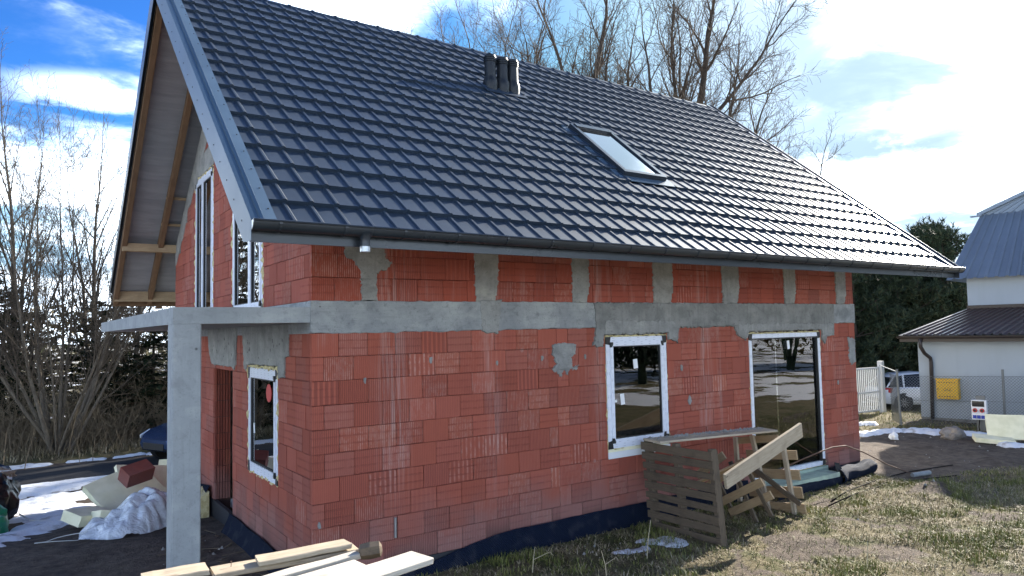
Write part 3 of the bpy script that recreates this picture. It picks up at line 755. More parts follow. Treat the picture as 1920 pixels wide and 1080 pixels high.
# -- windows and doors
def window(name, label, o, ex, en, w, h, kind):
    """o lower left corner of the opening on the wall face, ex along, en into the wall"""
    root = link(name, None, house); root['label'] = label; root.empty_display_size = .1
    ex, en, ez = V3(ex), V3(en), V3((0, 0, 1)); o = V3(o)
    P = lambda x, d, z: o+ex*x+en*d+ez*z
    fb = lambda mb, x0, x1, d0, d1, z0, z1: mb.fbox(P(x0, d0, z0), ex, en, ez, x1-x0, d1-d0, z1-z0)
    low = .12 if kind['sill'] else .0; f = .068; T = .07; e = .012
    x0, x1, z0, z1 = e, w-e, low+e, h-e
    m = MB()
    fb(m, x0+f, x1-f, .0, T, z1-f, z1); fb(m, x0, x0+f, .0, T, z0, z1); fb(m, x1-f, x1, .0, T, z0, z1); fb(m, x0+f, x1-f, .0, T, z0, z0+f)
    m.build('frame', 'film', root)
    sx0, sx1, sz0, sz1 = x0+f, x1-f, z0+f, z1-f; s = kind.get('sash', .055)
    if s:
        for a0, a1 in kind.get('leaves', [(0, 1)]):
            q0, q1 = sx0+(sx1-sx0)*a0, sx0+(sx1-sx0)*a1
            m = MB(); fb(m, q0+s, q1-s, -.012, T-.01, sz1-s, sz1); fb(m, q0+s, q1-s, -.012, T-.01, sz0, sz0+s); fb(m, q0, q0+s, -.012, T-.01, sz0, sz1); fb(m, q1-s, q1, -.012, T-.01, sz0, sz1)
            sash = m.build('sash', 'film', root)
            m = MB(); g = .014                                     # dark gasket round the glass
            fb(m, q0+s, q1-s, .002, .03, sz1-s-g, sz1-s); fb(m, q0+s, q1-s, .002, .03, sz0+s, sz0+s+g); fb(m, q0+s, q0+s+g, .002, .03, sz0+s, sz1-s); fb(m, q1-s-g, q1-s, .002, .03, sz0+s, sz1-s)
            m.build('gasket', 'black', sash)
            m = MB(); fb(m, q0+s, q1-s, .018, .022, sz0+s, sz1-s); m.build('pane', 'glass', sash)
    else:
        for a0, a1, dd in kind['panes']:
            m = MB(); q0, q1 = sx0+(sx1-sx0)*a0, sx0+(sx1-sx0)*a1
            fb(m, q0, q1, dd, dd+.004, sz0, sz1); m.build('pane', 'glass', root)
        m = MB(); fb(m, sx0, sx0+.012, .004, .04, sz0, sz1); fb(m, sx1-.03, sx1, .004, .04, sz0, sz1); fb(m, sx0, sx1, .004, .04, sz1-.02, sz1); m.build('gasket', 'black', root)
    for cx, cz in kind.get('corners', ((x0, z1), (x1, z1), (x0, z0), (x1, z0))):
        m = MB(); sx = 1 if cx == x0 else -1; sz = 1 if cz == z0 else -1; L = .085
        pts = [P(cx-sx*.004, -.005, cz-sz*.004), P(cx+sx*L, -.005, cz-sz*.004), P(cx+sx*L*.85, -.005, cz+sz*f*.98), P(cx+sx*f, -.005, cz+sz*f), P(cx+sx*f, -.005, cz+sz*L*1.25), P(cx-sx*.004, -.005, cz+sz*L*1.1)]
        m.prism(pts, en*.02); m.build('corner_guard', 'black', root)
        if s and kind.get('sashcorner', 1):
            m = MB(); cx2, cz2 = cx+sx*f, cz+sz*f
            m.prism([P(cx2, -.019, cz2), P(cx2+sx*.05, -.019, cz2), P(cx2+sx*.05, -.019, cz2+sz*.03), P(cx2+sx*.03, -.019, cz2+sz*.07), P(cx2, -.019, cz2+sz*.07)], en*.02); m.build('corner_guard', 'black', root)
    if kind['sill']:
        m = MB(); fb(m, .0, w, -.006, .1, .0, low-.035); m.build('sill', 'pvc', root)
        m = MB(); fb(m, .01, w-.01, .006, .1, low-.035, low+.012); m.build('sill_insulation', 'xps_yellow', root)
    # expanding foam squeezed out round the frame
    m = MB(); g = random.Random(int(w*1000)+int(h*100)); A = kind.get('foam', .022)
    def bead(pa, pb, nrm, sides):
        L = (pb-pa).length; n = max(4, int(L/.045))
        pts = []; rr = []
        for i in range(n+1):
            q = g.random(); pts.append(pa.lerp(pb, i/n)+nrm*g.uniform(-.3, .6)*A+en*g.uniform(-.0, .012)); rr.append(A*(.35+.75*q**1.5))
        m.tube(pts, rr, 6)
    sd_ = kind.get('foamsides', 'lrtb')
    if 'l' in sd_: bead(P(.004, .012, z0), P(.004, .012, h), -ex, 1)
    if 'r' in sd_: bead(P(w-.004, .012, z0), P(w-.004, .012, h), ex, 1)
    if 't' in sd_: bead(P(0, .012, h-.003), P(w, .012, h-.003), ez, 1)
    if 'b' in sd_: bead(P(0, .012, z0-.004), P(w, .012, z0-.004), -ez, 1)
    m.build('foam_seal', 'foam', root, smooth=True)
    for (sx_, sz_, sw, sh, mm) in kind.get('stick', ()):
        m = MB(); m.add([P(sx_, .0135, sz_), P(sx_+sw, .0135, sz_+sw*.12), P(sx_+sw-sh*.1, .0135, sz_+sh+sw*.1), P(sx_-sh*.1, .0135, sz_+sh)], [(0, 1, 2, 3)]); m.build('sticker', mm, root)
    return root, P
window('window', 'square window in taped white frame with a white sill', (4.03, 0, .74), (1, 0, 0), (0, 1, 0), 1.18, 1.64,
       dict(sill=1, stick=((.27, .70, .075, .15, 'pvc'), (.53, 1.18, .08, .13, 'pvc'), (.15, .74, .05, .035, 'pvc')), foam=.02))
window('window', 'wide floor length terrace door', (7.06, 0, .06), (1, 0, 0), (0, 1, 0), 1.96, 2.30,
       dict(sill=0, sash=0, panes=((0, .365, .03), (.365, 1, .045)), corners=((.012, 2.288), (1.948, 2.288), (1.948, .012)), stick=((1.03, 2.02, .07, .14, 'pvc'), ), foam=.02))
r_, P_ = window('window', 'narrow window beside the entrance with yellow foam round it', (0, 2.5, .74), (0, -1, 0), (1, 0, 0), 1.32, 1.35,
       dict(sill=0, stick=((.22, .5, .07, .13, 'pvc'),), foam=.034))
m = MB(); m.prism([P_(1.02+.11*math.cos(t), -.02, 1.06+.11*math.sin(t)) for t in np.linspace(0, 6.28, 13)[:-1]], (.006, 0, 0)); m.build('warning_disc', 'red_plastic', r_)
window('window', 'tall double balcony door left of the two', (0, 6.02, 2.78), (0, -1, 0), (1, 0, 0), 1.42, 2.42,
       dict(sill=0, leaves=((0, .42), (.42, 1)), foam=.036, foamsides='lrt'))
window('window', 'tall double balcony door right of the two', (0, 3.37, 2.78), (0, -1, 0), (1, 0, 0), 1.57, 2.42,
       dict(sill=0, leaves=((0, .62), (.62, 1)), foam=.045, foamsides='lrt'))

# -- roof
b = MB()
X0, X1 = -.95, 10.76
def slab(mb, y0, y1, off0, off1, x0, x1):
    z = lambda y, o: roof_z(y)+o
    ym = [y0, y1]
    mb.prism([(x0, y0, z(y0, off0)), (x0, y1, z(y1, off0)), (x0, y1, z(y1, off1)), (x0, y0, z(y0, off1))], (x1-x0, 0, 0))
slab(b, -1.44, RY-.001, -.04, -.09, X0, X1)
# rear slope
zz = lambda y, o: RZ+MB2*(y-RY)+o
b.prism([(X0, RY+.001, zz(RY, -.04)), (X0, 9.36, zz(9.36, -.04)), (X0, 9.36, zz(9.36, -.09)), (X0, RY+.001, zz(RY, -.09))], (X1-X0, 0, 0))
roof = b.build('roof', 'roof_steel', house)
b = MB()
for f0, y0, y1 in ((roof_z, -1.42, RY-.002),): b.prism([(X0, y0, f0(y0)-.095), (X0, y1, f0(y1)-.095), (X0, y1, f0(y1)-.1), (X0, y0, f0(y0)-.1)], (X1-X0, 0, 0))
b.prism([(X0, RY+.002, zz(RY, -.095)), (X0, 9.33, zz(9.33, -.095)), (X0, 9.33, zz(9.33, -.1)), (X0, RY+.002, zz(RY, -.1))], (X1-X0, 0, 0))
b.build('underlay', 'underlay', roof)
for x in (-.90, -.28, .6, 1.5, 2.4, 3.3, 4.2, 5.1, 6.0, 6.9, 7.8, 8.7, 9.6, 10.3):
    for a, c in (((x, RY-.05, RZ-.2), (x, -1.05, roof_z(-1.05)-.2)), ((x, RY+.05, RZ-.2), (x, 9.3, zz(9.3, -.2)))):
        if x > 0.2 and a[1] > RY: continue
        board('rafter', a, c, .09, .16, 'wood_rafter', roof, up=(0, 0, 1))
board('purlin', (-.93, 7.90, 4.21), (.24, 7.90, 4.21), .14, .15, 'wood_new', roof)
board('eaves_board', (-.93, 9.14, 3.345), (.3, 9.14, 3.345), .05, .21, 'wood_new', roof)
board('eaves_board', (-.93, 9.30, 3.25), (.3, 9.30, 3.25), .03, .2, 'wood_rafter', roof)
for y, z in ((6.9, 5.03), (7.46, 4.62)): board('batten', (-.33, y, z), (.03, y, z), .04, .045, 'wood_new', roof)
board('batten', (-.12, 9.05, 3.12), (-.12, 9.3, 3.12), .09, .05, 'wood_rafter', roof)

TW, TL = .23, .3475
def tile_mesh():
    prof = [(.001, 0), (.176, 0), (.183, .010), (.190, .016), (.212, .016), (.219, .010), (.229, 0)]
    m = MB(); rows = []
    for v, hh, k in ((-.004, -.004, 0), (-.004, .042, 1), (TL+.012, .002, 1)):
        rows.append([(u, v-(.006*(h/.017) if v < .1 else 0), hh+h*(k if k else .4)) for u, h in prof])
    vs = [p for r_ in rows for p in r_]; n = len(prof)
    fs = [(i*n+k, i*n+k+1, (i+1)*n+k+1, (i+1)*n+k) for i in range(2) for k in range(n-1)]
    return m.add(vs, fs)
tm = tile_mesh(); tdata = tm.mesh('roof_tile', 'roof_steel', smooth=True); tdata.set_sharp_from_angle(angle=R(25))
SKX0, SKX1, SKY0, SKY1 = 4.42, 5.26, -.02, 1.16
tiles = []
for r_ in range(19):
    for k in range(-1, 51):
        x = -.85+TW*k; p = EAVE+SL*(TL*r_)+V3((x, 0, 0))
        if x < -1.0 or x+TW > 10.80: continue
        cx, cy = x+TW/2, p.y+.13
        if SKX0-.02 < cx < SKX1+.02 and SKY0 < cy < SKY1: continue
        d = (p-CAM); tiles.append((-(d.normalized().dot(NRM))*1/d.length_squared, p))
tiles.sort(key=lambda q: -abs(q[0]))
rot = Matrix((V3((1, 0, 0)), SL, NRM)).transposed().to_4x4(); eul = rot.to_euler()
tj = MB(); rt = random.Random(4)
for i, (q, p) in enumerate(tiles):
    e = Euler((eul.x+rt.uniform(-.004, .004), rt.uniform(-.005, .005), 0))
    if i < 300: link('roof_tile', tdata, roof, p, e)
    else:
        T = Matrix.Translation(p) @ e.to_matrix().to_4x4(); tj.add([T @ V3(v) for v in tm.v], tm.f)
o = tj.build('roof_tile', 'roof_steel', roof, smooth=True, sharp=25); o['kind'] = 'stuff'; o['label'] = 'smaller far roof tiles'
# ridge pieces
m = MB(); n = 9; vs = []
for x, k in ((0, 1.12), (.03, 1.12), (.035, 1.0), (.40, .96)):
    for i in range(n):
        t = math.pi*(i/(n-1)); vs.append((x, -math.cos(t)*.10*k, -.055+math.sin(t)*.105*k))
m.add(vs, [(i*n+k, (i+1)*n+k, (i+1)*n+k+1, i*n+k+1) for i in range(3) for k in range(n-1)])
rd = m.mesh('ridge_tile', 'roof_steel', smooth=True); rd.set_sharp_from_angle(angle=R(35))
x = -.98
while x < 10.45: link('ridge_tile', rd, roof, (x, RY, RZ+.0)); x += .37
# verge flashings
def verge(xo, sgn, m, y0, y1, zf, name='verge_flashing'):
    prof = [(0, -.20), (0, .066), (.032, .071), (.04, .05), (.07, .05), (.078, .063), (.10, .069), (.108, .055), (.21, .052), (.215, .03)]
    b = MB(); vs = []
    ys = (y0, -1.33, y1) if y0 < 0 else (y0, y1)
    for y in ys:
        for a, hgt in prof: vs.append((xo+sgn*a, y, max(zf(y)+hgt*NL, 3.228)))
    n = len(prof); fs = [(j*n+k, j*n+k+1, j*n+n+k+1, j*n+n+k) for j in range(len(ys)-1) for k in range(n-1)]
    b.add(vs, fs); o = b.build(name, m, roof, smooth=False)
    md = o.modifiers.new('thickness', 'SOLIDIFY'); md.thickness = .004; md.offset = 0
    return o
verge(-1.005, 1, 'flashing', -1.56, RY, roof_z); verge(10.815, -1, 'gutter', -1.52, RY, roof_z)
verge(-1.005, 1, 'gutter', RY+.001, 9.42, lambda y: zz(y, 0))
b = MB()
for i in range(20):
    y = -1.4+i*.26; z = roof_z(y)
    b.lathe((-.83, y, z+.056*NL), [(.007, 0), (.007, .004)], 6, NRM); b.lathe((-1.008, y+.12, roof_z(y+.12)-.12), [(.007, 0), (.007, .004)], 6, (-1, 0, 0))
o = b.build('screw', 'black', roof); o['kind'] = 'stuff'
# fascia, gutter
b = MB(); b.box(-.985, 10.79, -1.452, -1.43, 3.235, 3.40); b.build('fascia', 'gutter', house)
b = MB(); gy, gzz, gr = -1.535, 3.388, .074; n = 12; vs = []
for x in (-1.0, 10.83):
    for i in range(n+1): t = math.pi+math.pi*i/n; vs.append((x, gy+gr*math.cos(t), gzz+gr*math.sin(t)))
    for i in range(n, -1, -1): t = math.pi+math.pi*i/n; vs.append((x, gy+(gr-.004)*math.cos(t), gzz+(gr-.004)*math.sin(t)))
N = 2*(n+1); b.add(vs, [(i, (i+1) % N, N+(i+1) % N, N+i) for i in range(N)])
b.tube([(-1.0, gy-gr-.004, gzz+.002), (10.83, gy-gr-.004, gzz+.002)], .010, 8)
gut = b.build('gutter', 'gutter', house, smooth=True, sharp=40)
for x in (-1.004, 10.832):
    b = MB(); b.prism([(x, gy+(gr+.004)*math.cos(t), gzz+(gr+.004)*math.sin(t)) for t in np.linspace(math.pi, 2*math.pi, 13)], (.006, 0, 0)); b.build('end_cap', 'zinc' if x < 0 else 'gutter', gut)
b = MB(); vs = []
for x in (0, .026):
    for r_ in (gr+.003, gr+.008):
        for i in range(9): t = math.pi*.97+math.pi*.9*i/8; vs.append((x, r_*math.cos(t), r_*math.sin(t)))
fs = []
for i in range(8): fs += [(9+i, 10+i, 28+i, 27+i), (i, 9+i, 10+i, i+1), (18+i, 19+i, 28+i, 27+i)]
b.add(vs, fs); gb = b.mesh('gutter_bracket', 'gutter'); x = -.80
while x < 10.7: link('gutter_bracket', gb, gut, (x, gy, gzz)); x += .545
b = MB(); b.lathe((-.05, gy, 3.195), [(.040, 0), (.043, .0), (.043, .06), (.040, .063), (.040, .1), (.06, .135), (.075, .15)], 16); b.build('outlet', 'gutter', gut, smooth=True, sharp=30)
b = MB(); b.lathe((-.05, gy, 3.185), [(.0445, 0), (.0445, .045)], 16); b.build('outlet_ring', 'zinc', gut, smooth=True, sharp=30)
# skylight
def rp(x, v, h): return EAVE+SL*v+NRM*h+V3((x, 0, 0))
sky = link('skylight', None, roof); sky['label'] = 'roof window'
v0, v1 = (SKY0+1.48)*NL, (SKY1+1.48)*NL
fr = lambda mb, a, c, e, f, h0, h1: mb.fbox(rp(a, e, h0), (1, 0, 0), SL, NRM, c-a, f-e, h1-h0)
b = MB(); w_ = .07
fr(b, SKX0, SKX0+w_, v0, v1, -.02, .10); fr(b, SKX1-w_, SKX1, v0, v1, -.02, .10); fr(b, SKX0+w_, SKX1-w_, v0, v0+w_, -.02, .10); fr(b, SKX0+w_, SKX1-w_, v1-w_-.04, v1, -.02, .115)
b.build('skylight_frame', 'gutter', roof)
b = MB(); fr(b, SKX0+w_, SKX1-w_, v0+w_, v1-w_-.04, .06, .075); b.build('skylight_pane', 'glass_roof', roof)
b = MB(); fr(b, SKX0+w_, SKX1-w_, v0+w_, v1-w_-.04, .0, .03); b.build('skylight_blind', 'zinc', roof)
b = MB(); fr(b, SKX0-.10, SKX1+.10, v0-.14, v0-.002, .022, .032); fr(b, SKX0-.12, SKX0-.004, v0-.02, v1+.1, .014, .026); fr(b, SKX1+.004, SKX1+.12, v0-.02, v1+.1, .014, .026); fr(b, SKX0-.12, SKX1+.12, v1+.002, v1+.14, .02, .030)
b.build('skylight_flashing', 'flashing', roof); bpy.data.objects.remove(sky)
# vent pipes
for i, (x, y) in enumerate(((3.60, 2.05), (3.83, 2.05), (4.03, 2.05))):
    zb = roof_z(y)+.02
    b = MB(); b.lathe((x, y, zb-.08), [(.105, 0), (.112, .09), (.118, .15), (.112, .20), (.095, .245), (.095, .265)], 20); vp = b.build('vent_pipe', 'vent_plastic', house, smooth=True, sharp=40)
    b = MB(); b.lathe((x, y, zb+.18), [(.09, 0), (.09, .24)], 20); b.build('pipe', 'vent_plastic', vp, smooth=True, sharp=40)
    b = MB(); b.lathe((x, y, zb+.41), [(.095, 0), (.102, .01), (.102, .022), (.088, .026), (.088, .036), (.102, .04), (.102, .054), (.088, .058), (.088, .068), (.102, .072), (.102, .086), (.088, .092), (.086, .118), (.03, .128)], 20); b.build('cap', 'vent_plastic', vp, smooth=True, sharp=30)
b = MB(); b.fbox(rp(3.43, (2.05+1.48)*NL-.2, .03), (1, 0, 0), SL, NRM, .78, .42, .012); b.build('vent_flashing', 'roof_steel', roof)

# -- foundation membrane
def sheet(name, pts_fn, nu, nv, m, smooth=True, label=None):
    b = MB(); vs = []; uv = []
    for i in range(nu):
        for j in range(nv):
            p, q = pts_fn(i/(nu-1), j/(nv-1)); vs.append(p); uv.append(q)
    fs = [(i*nv+j, (i+1)*nv+j, (i+1)*nv+j+1, i*nv+j+1) for i in range(nu-1) for j in range(nv-1)]
    b.add(vs, fs, [[uv[k] for k in f] for f in fs]); o = b.build(name, m, house, smooth=smooth, label=label)
    md = o.modifiers.new('thickness', 'SOLIDIFY'); md.thickness = .006
    return o
def f1(s, t):
    x = .95+s*5.9; top = .10*ss(.95, 2.6, x)-.10*(1-ss(.95, 2.3, x))+.012*fbm(x, 0, 2.2)
    y = -.035-.02*math.sin(x*1.7)**2-.05*(1-t)-.10*(1-t)**2*ss(2.2, 1.2, x); z = -.36+(top+.36)*t
    return (x, y+.01*fbm(x, t, 4.), z), (x, z)
sheet('foundation_membrane', f1, 90, 10, 'dimple')
def f2(s, t):
    y = -.06+3.4*s; top = .035-.09*ss(.5, .0, s*1.)+.02*fbm(y, 0, 2.)
    d = .035+.20*(1-t)**1.4*(1-.6*ss(.35, .0, s)); z = -.34+(top+.34)*t
    return (-d, y, z), (y, z)
sheet('foundation_membrane', f2, 60, 10, 'dimple')
def f3(s, t):           # roll lying at the right corner
    x = 8.86+s*1.36; a = -2.2+t*4.6; r_ = .125+.02*math.sin(x*5)+.015*fbm(x, a, 2.); r_ *= 1-.25*ss(.93, 1., s)
    return (x, -.20-.09*ss(.2, 0, s)+.25*ss(.5, 1, s)*.3-r_*math.cos(a)*1.15, -.08+r_*math.sin(a)), (x, a*.13)
sheet('foundation_membrane', f3, 40, 18, 'dimple', label='rolled up black membrane at the far corner')
def f4(s, t):
    x = 7.0+s*1.9; a = -1.2+t*2.4; r_ = .10+.012*fbm(x, a, 3.)
    return (x, -.36-r_*math.cos(a)*1.2+.1*s, -.13+r_*math.sin(a)), (x, a*.13)
sheet('foundation_membrane', f4, 40, 12, 'dimple')
b = MB(); b.prism([(8.80, -.33, .02), (8.84, -.27, .16), (8.93, -.30, .14), (8.95, -.36, .0)], (.01, .012, 0)); b.build('membrane_flap', 'black_rubber', house)
def f5(s, t):
    y = 4.62+1.6*s; d = .03+.16*(1-t)**.6; z = -.42+.62*t-.2*s
    return (-d, y, z), (y, z)
sheet('foundation_membrane', f5, 24, 10, 'dimple')
b = MB(); b.prism([(-.05, 4.58, -.3), (-.16, 4.58, -.3), (-.17, 4.58, .05), (-.05, 4.58, .12)], (0, .5, 0)); b.build('edge_insulation', 'foam', house)
b = MB(); b.box(6.95, 8.84, -.36, -.036, -.06, .015); b.box(6.95, 9.03, -.034, .05, -.06, .055); b.build('threshold_insulation', 'xps_green', house)
# ------------------------------------------------------------------ neighbour's house (local: x along its wall, y into it)
nb = thing('neighbour_house', 'white rendered house with a blue grey steel roof beyond the wire fence', 'house', (18.49, 3.0, -.24), math.atan2(-.98563, .16894))
b = MB(); b.box(0, 4.5, 0, 8, .07, 2.28); b.build('wall', 'white_render', nb)
b = MB(); b.box(.008, 4.49, .010, 8, -.5, .07); b.build('plinth', 'concrete_dark', nb)
b = MB(); b.box(.87, 4.0, 1.8, 8, 2.29, 4.15); b.build('upper_wall', 'white_render', nb)
# lean-to roof of ribbed sheet
def ribbed(mb, p00, p10, p01, p11, nr, h):
    """sheet from lower edge p00-p10 to upper edge p01-p11 with raised ribs running up it"""
    p00, p10, p01, p11 = map(V3, (p00, p10, p01, p11)); nrm = (p10-p00).cross(p01-p00).normalized()
    if nrm.z < 0: nrm = -nrm
    vs = []; prof = [(0, 0), (.62, 0), (.70, h), (.92, h), (1.0, 0)]
    for i in range(nr):
        for t, hh in prof:
            s = (i+t)/nr; vs += [p00.lerp(p10, s)+nrm*hh, p01.lerp(p11, s)+nrm*hh]
    n = len(vs)//2; mb.add(vs, [(2*k, 2*k+2, 2*k+3, 2*k+1) for k in range(n-1)])
b = MB(); ribbed(b, (-.36, -.42, 2.36), (4.8, -.42, 2.36), (.86, 1.82, 3.10), (4.8, 1.82, 3.10), 27, .035)
b.add([(-.36, -.42, 2.355), (-.36, 8, 2.355), (.86, 8, 3.09), (.86, 1.82, 3.09)], [(0, 1, 2, 3)])
b.build('lean_to_roof', 'roof_brown', nb)
b = MB(); b.box(-.34, 4.78, -.40, -.37, 2.18, 2.34); b.box(-.34, 4.78, -.366, -.002, 2.285, 2.30); b.box(-.34, -.31, -.368, 8, 2.18, 2.34); b.build('fascia', 'brown_trim', nb)
b = MB()
vs = []; n = 8
for x in (-.38, 4.8):
    for i in range(n+1): t = math.pi+math.pi*i/n; vs.append((x, -.47+.06*math.cos(t), 2.33+.06*math.sin(t)))
b.add(vs, [(i, i+1, n+2+i, n+1+i) for i in range(n)]); b.build('gutter', 'brown_trim', nb)
b = MB(); b.tube([(.20, -.46, 2.30), (.20, -.44, 2.05), (.25, -.30, 1.86), (.33, -.09, 1.72), (.34, -.07, 1.6), (.30, -.07, .03)], .05, 10); b.build('downpipe', 'brown_trim', nb, smooth=True)
b = MB(); b.fbox((.86, 1.70, 3.08), (1, 0, 0), (0, 1, 0), (0, 0, 1), 3.2, .10, .10); b.build('wall_flashing', 'brown_trim', nb)
b = MB(); ribbed(b, (.45, 1.40, 3.95), (4.35, 1.40, 3.95), (1.05, 3.0, 5.93), (3.75, 3.0, 5.93), 15, .045)
ribbed(b, (1.05, 3.0, 5.93), (3.75, 3.0, 5.93), (2.75, 3.02, 6.66), (2.76, 3.02, 6.66), 10, .03)
b.add([(.45, 1.40, 3.93), (.45, 8, 3.93), (1.05, 6.5, 5.9), (1.05, 3.0, 5.9)], [(0, 1, 2, 3)]); b.add([(4.35, 1.40, 3.93), (4.35, 8, 3.93), (3.75, 6.5, 5.9), (3.75, 3.0, 5.9)], [(0, 1, 2, 3)])
b.add([(1.05, 3.03, 5.9), (2.75, 3.03, 6.64), (2.75, 6.5, 6.64), (1.05, 6.5, 5.9)], [(0, 1, 2, 3)]); b.add([(3.75, 3.03, 5.9), (2.76, 3.03, 6.64), (2.76, 6.5, 6.64), (3.75, 6.5, 5.9)], [(0, 1, 2, 3)])
b.build('roof', 'roof_blue', nb)
b = MB(); b.bar((.98, 2.96, 5.955), (2.76, 2.96, 6.70), .10, .10); b.bar((2.76, 2.96, 6.70), (3.80, 2.96, 5.955), .10, .10); b.box(.80, 1.10, 2.9, 3.02, 5.90, 5.94); b.build('ridge_trim', 'roof_blue', nb)
gb_ = thing('gas_box', 'yellow gas meter box lettered GAZ on the white wall', 'gas box', nb.matrix_world.to_translation()); gb_.location = (18.49, 3.0, -.24); gb_.rotation_euler = nb.rotation_euler
b = MB(); b.box(.47, 1.0, -.20, -.002, .61, 1.14); b.build('box', 'yellow_paint', gb_)
b = MB(); b.box(.49, .98, -.212, -.201, .63, 1.10); b.box(.45, 1.02, -.23, -.0, 1.142, 1.165); b.build('door', 'yellow_paint', gb_)
b = MB()
for i in range(7):
    for z in (.67, 1.05): b.box(.53+i*.062, .56+i*.062, -.2145, -.211, z, z+.022)
b.box(.50, .52, -.216, -.21, .86, .90); o = b.build('vent_slot', 'ink', gb_); o['kind'] = 'stuff'
cu = bpy.data.curves.new('lettering', 'FONT'); cu.body = 'GAZ'; cu.size = .095; cu.align_x = 'CENTER'; cu.extrude = .001; cu.materials.append(MAT['ink'])
tmp = link('tmp', cu); bpy.context.view_layer.update()
me = bpy.data.meshes.new_from_object(tmp.evaluated_get(bpy.context.evaluated_depsgraph_get())); bpy.data.objects.remove(tmp)
o = link('lettering', me, gb_, (.735, -.2145, .835), (math.pi/2, 0, 0))

def nbw(s, d, z=0): v = V3((18.49, 3.0, -.24))+V3((.16894, -.98563, 0))*s+V3((.98563, .16894, 0))*d; v.z = -.24+z; return v
eb = thing('power_box', 'white site power box with red and blue sockets on a grey post', 'power box', nbw(1.80, -1.5), math.atan2(-.98563, .16894))
b = MB(); b.box(-.10, .10, -.03, .03, -.3, .86); b.build('post', 'fence_steel', eb)
b = MB(); b.box(-.17, .15, -.17, -.032, .28, .76); b.build('housing', 'white_paint', eb)
b = MB(); b.box(-.15, .11, -.178, -.171, .60, .74); b.build('meter_window', 'car_glass', eb)
for x in (-.09, .06):
    b = MB(); b.lathe((x, -.171, .51), [(.052, 0), (.052, .03), (.046, .05), (.03, .052)], 12, (0, -1, 0)); sk = b.build('socket', 'red_plastic', eb)
    b = MB(); b.lathe((x, -.224, .51), [(.03, 0), (.03, .004)], 10, (0, -1, 0)); b.build('socket_face', 'ink', sk)
for x in (-.105, -.015, .075):
    b = MB(); b.box(x-.035, x+.035, -.20, -.171, .31, .39); b.build('socket', 'blue_plastic', eb)
b = MB(); b.tube([(-.02, -.10, .29), (-.04, -.12, .1), (-.01, -.1, -.2)], .012, 6); b.build('cable', 'cable', eb)

# ------------------------------------------------------------------ chain link fence
fn = thing('wire_fence', 'rusty chain link fence on steel posts before the white house', 'fence', (16.9, 2.75, -.24))
B_ = (16.9, 2.75, -.24); A0, A1 = V3((16.9, 2.75, 0)), V3((18.11, .77, 0)); fd = (A1-A0).normalized()
for k, lean in ((0, -.03), (1, .01), (2, 0)):
    p = A0+fd*(2.32*k); b = MB(); b.tube([(p.x, p.y, -.5), (p.x+lean*.5, p.y-lean, .7), (p.x+lean, p.y-lean, 1.24)], .03, 8); b.build('post', 'fence_steel', fn, B_)
def mesh_panel(p, q, z0, z1):
    b = MB(); L = (q-p).length; d = (q-p)/L; s = .075; H = z1-z0; hole = lambda x, z: p+d*x+V3((0, 0, z))
    off = V3((-d.y, d.x, 0))*.004
    n = int((L+H)/s)
    for i in range(n+1):
        x = i*s
        a0, a1 = max(0, x-H), min(L, x)
        if a1 > a0: b.tube([hole(a0, z0+(x-a0))+off, hole(a1, z0+(x-a1))+off], .0042, 3, False)
        x2 = L-i*s; a0, a1 = max(0, x2), min(L, x2+H)
        if a1 > a0: b.tube([hole(a0, z0+(a0-x2))-off, hole(a1, z0+(a1-x2))-off], .0042, 3, False)
    for z in (z0, (z0+z1)/2, z1): b.tube([hole(0, z), hole(L, z)], .005, 3, False)
    return b
for k in range(2):
    o = mesh_panel(A0+fd*(2.32*k), A0+fd*(2.32*(k+1)), -.22, 1.06).build('wire_mesh', 'fence_steel', fn, B_)
p, q = V3((16.9, 2.75, 0)), V3((17.75, 3.45, 0))
mesh_panel(p, q, -.22, 1.06).build('wire_mesh', 'fence_steel', fn, B_)
b = MB(); b.tube([(16.9, 2.75, 1.15), (19.1, 4.45, 1.2)], .016, 6); b.build('rail', 'fence_steel', fn, B_)
# white gate
g0, g1 = V3((17.0, 4.75, 0)), V3((19.2, 4.53, 0)); gd = (g1-g0).normalized()
gt = thing('yard_gate', 'white barred steel gate beside the brick house', 'gate', (g0.x, g0.y, -.24)); B_ = (g0.x, g0.y, -.24)
L = (g1-g0).length
b = MB(); b.bar(g1+V3((.10, 0, -.4)), g1+V3((.10, 0, 1.32)), .14, .14, (1, 0, 0)); b.build('gate_post', 'gate_white', gt, B_)
b = MB()
for z in (-.16, .40, 1.12): b.bar(g0+V3((0, 0, z)), g1+V3((-.02, 0, z)), .04, .05)
for p in (g0, g1-gd*.04): b.bar(p+V3((0, 0, -.18)), p+V3((0, 0, 1.14)), .04, .04, (1, 0, 0))
b.build('gate_frame', 'gate_white', gt, B_)
bm_ = None
for i in range(24):
    p = g0+gd*(L*(i+.7)/24.6)
    if bm_ is None:
        b = MB(); b.bar((0, 0, -.15), (0, 0, 1.11), .028, .028, (1, 0, 0)); bm_ = b.mesh('bar', 'gate_white')
    link('bar', bm_, gt, p-V3((B_[0], B_[1], -.24)))
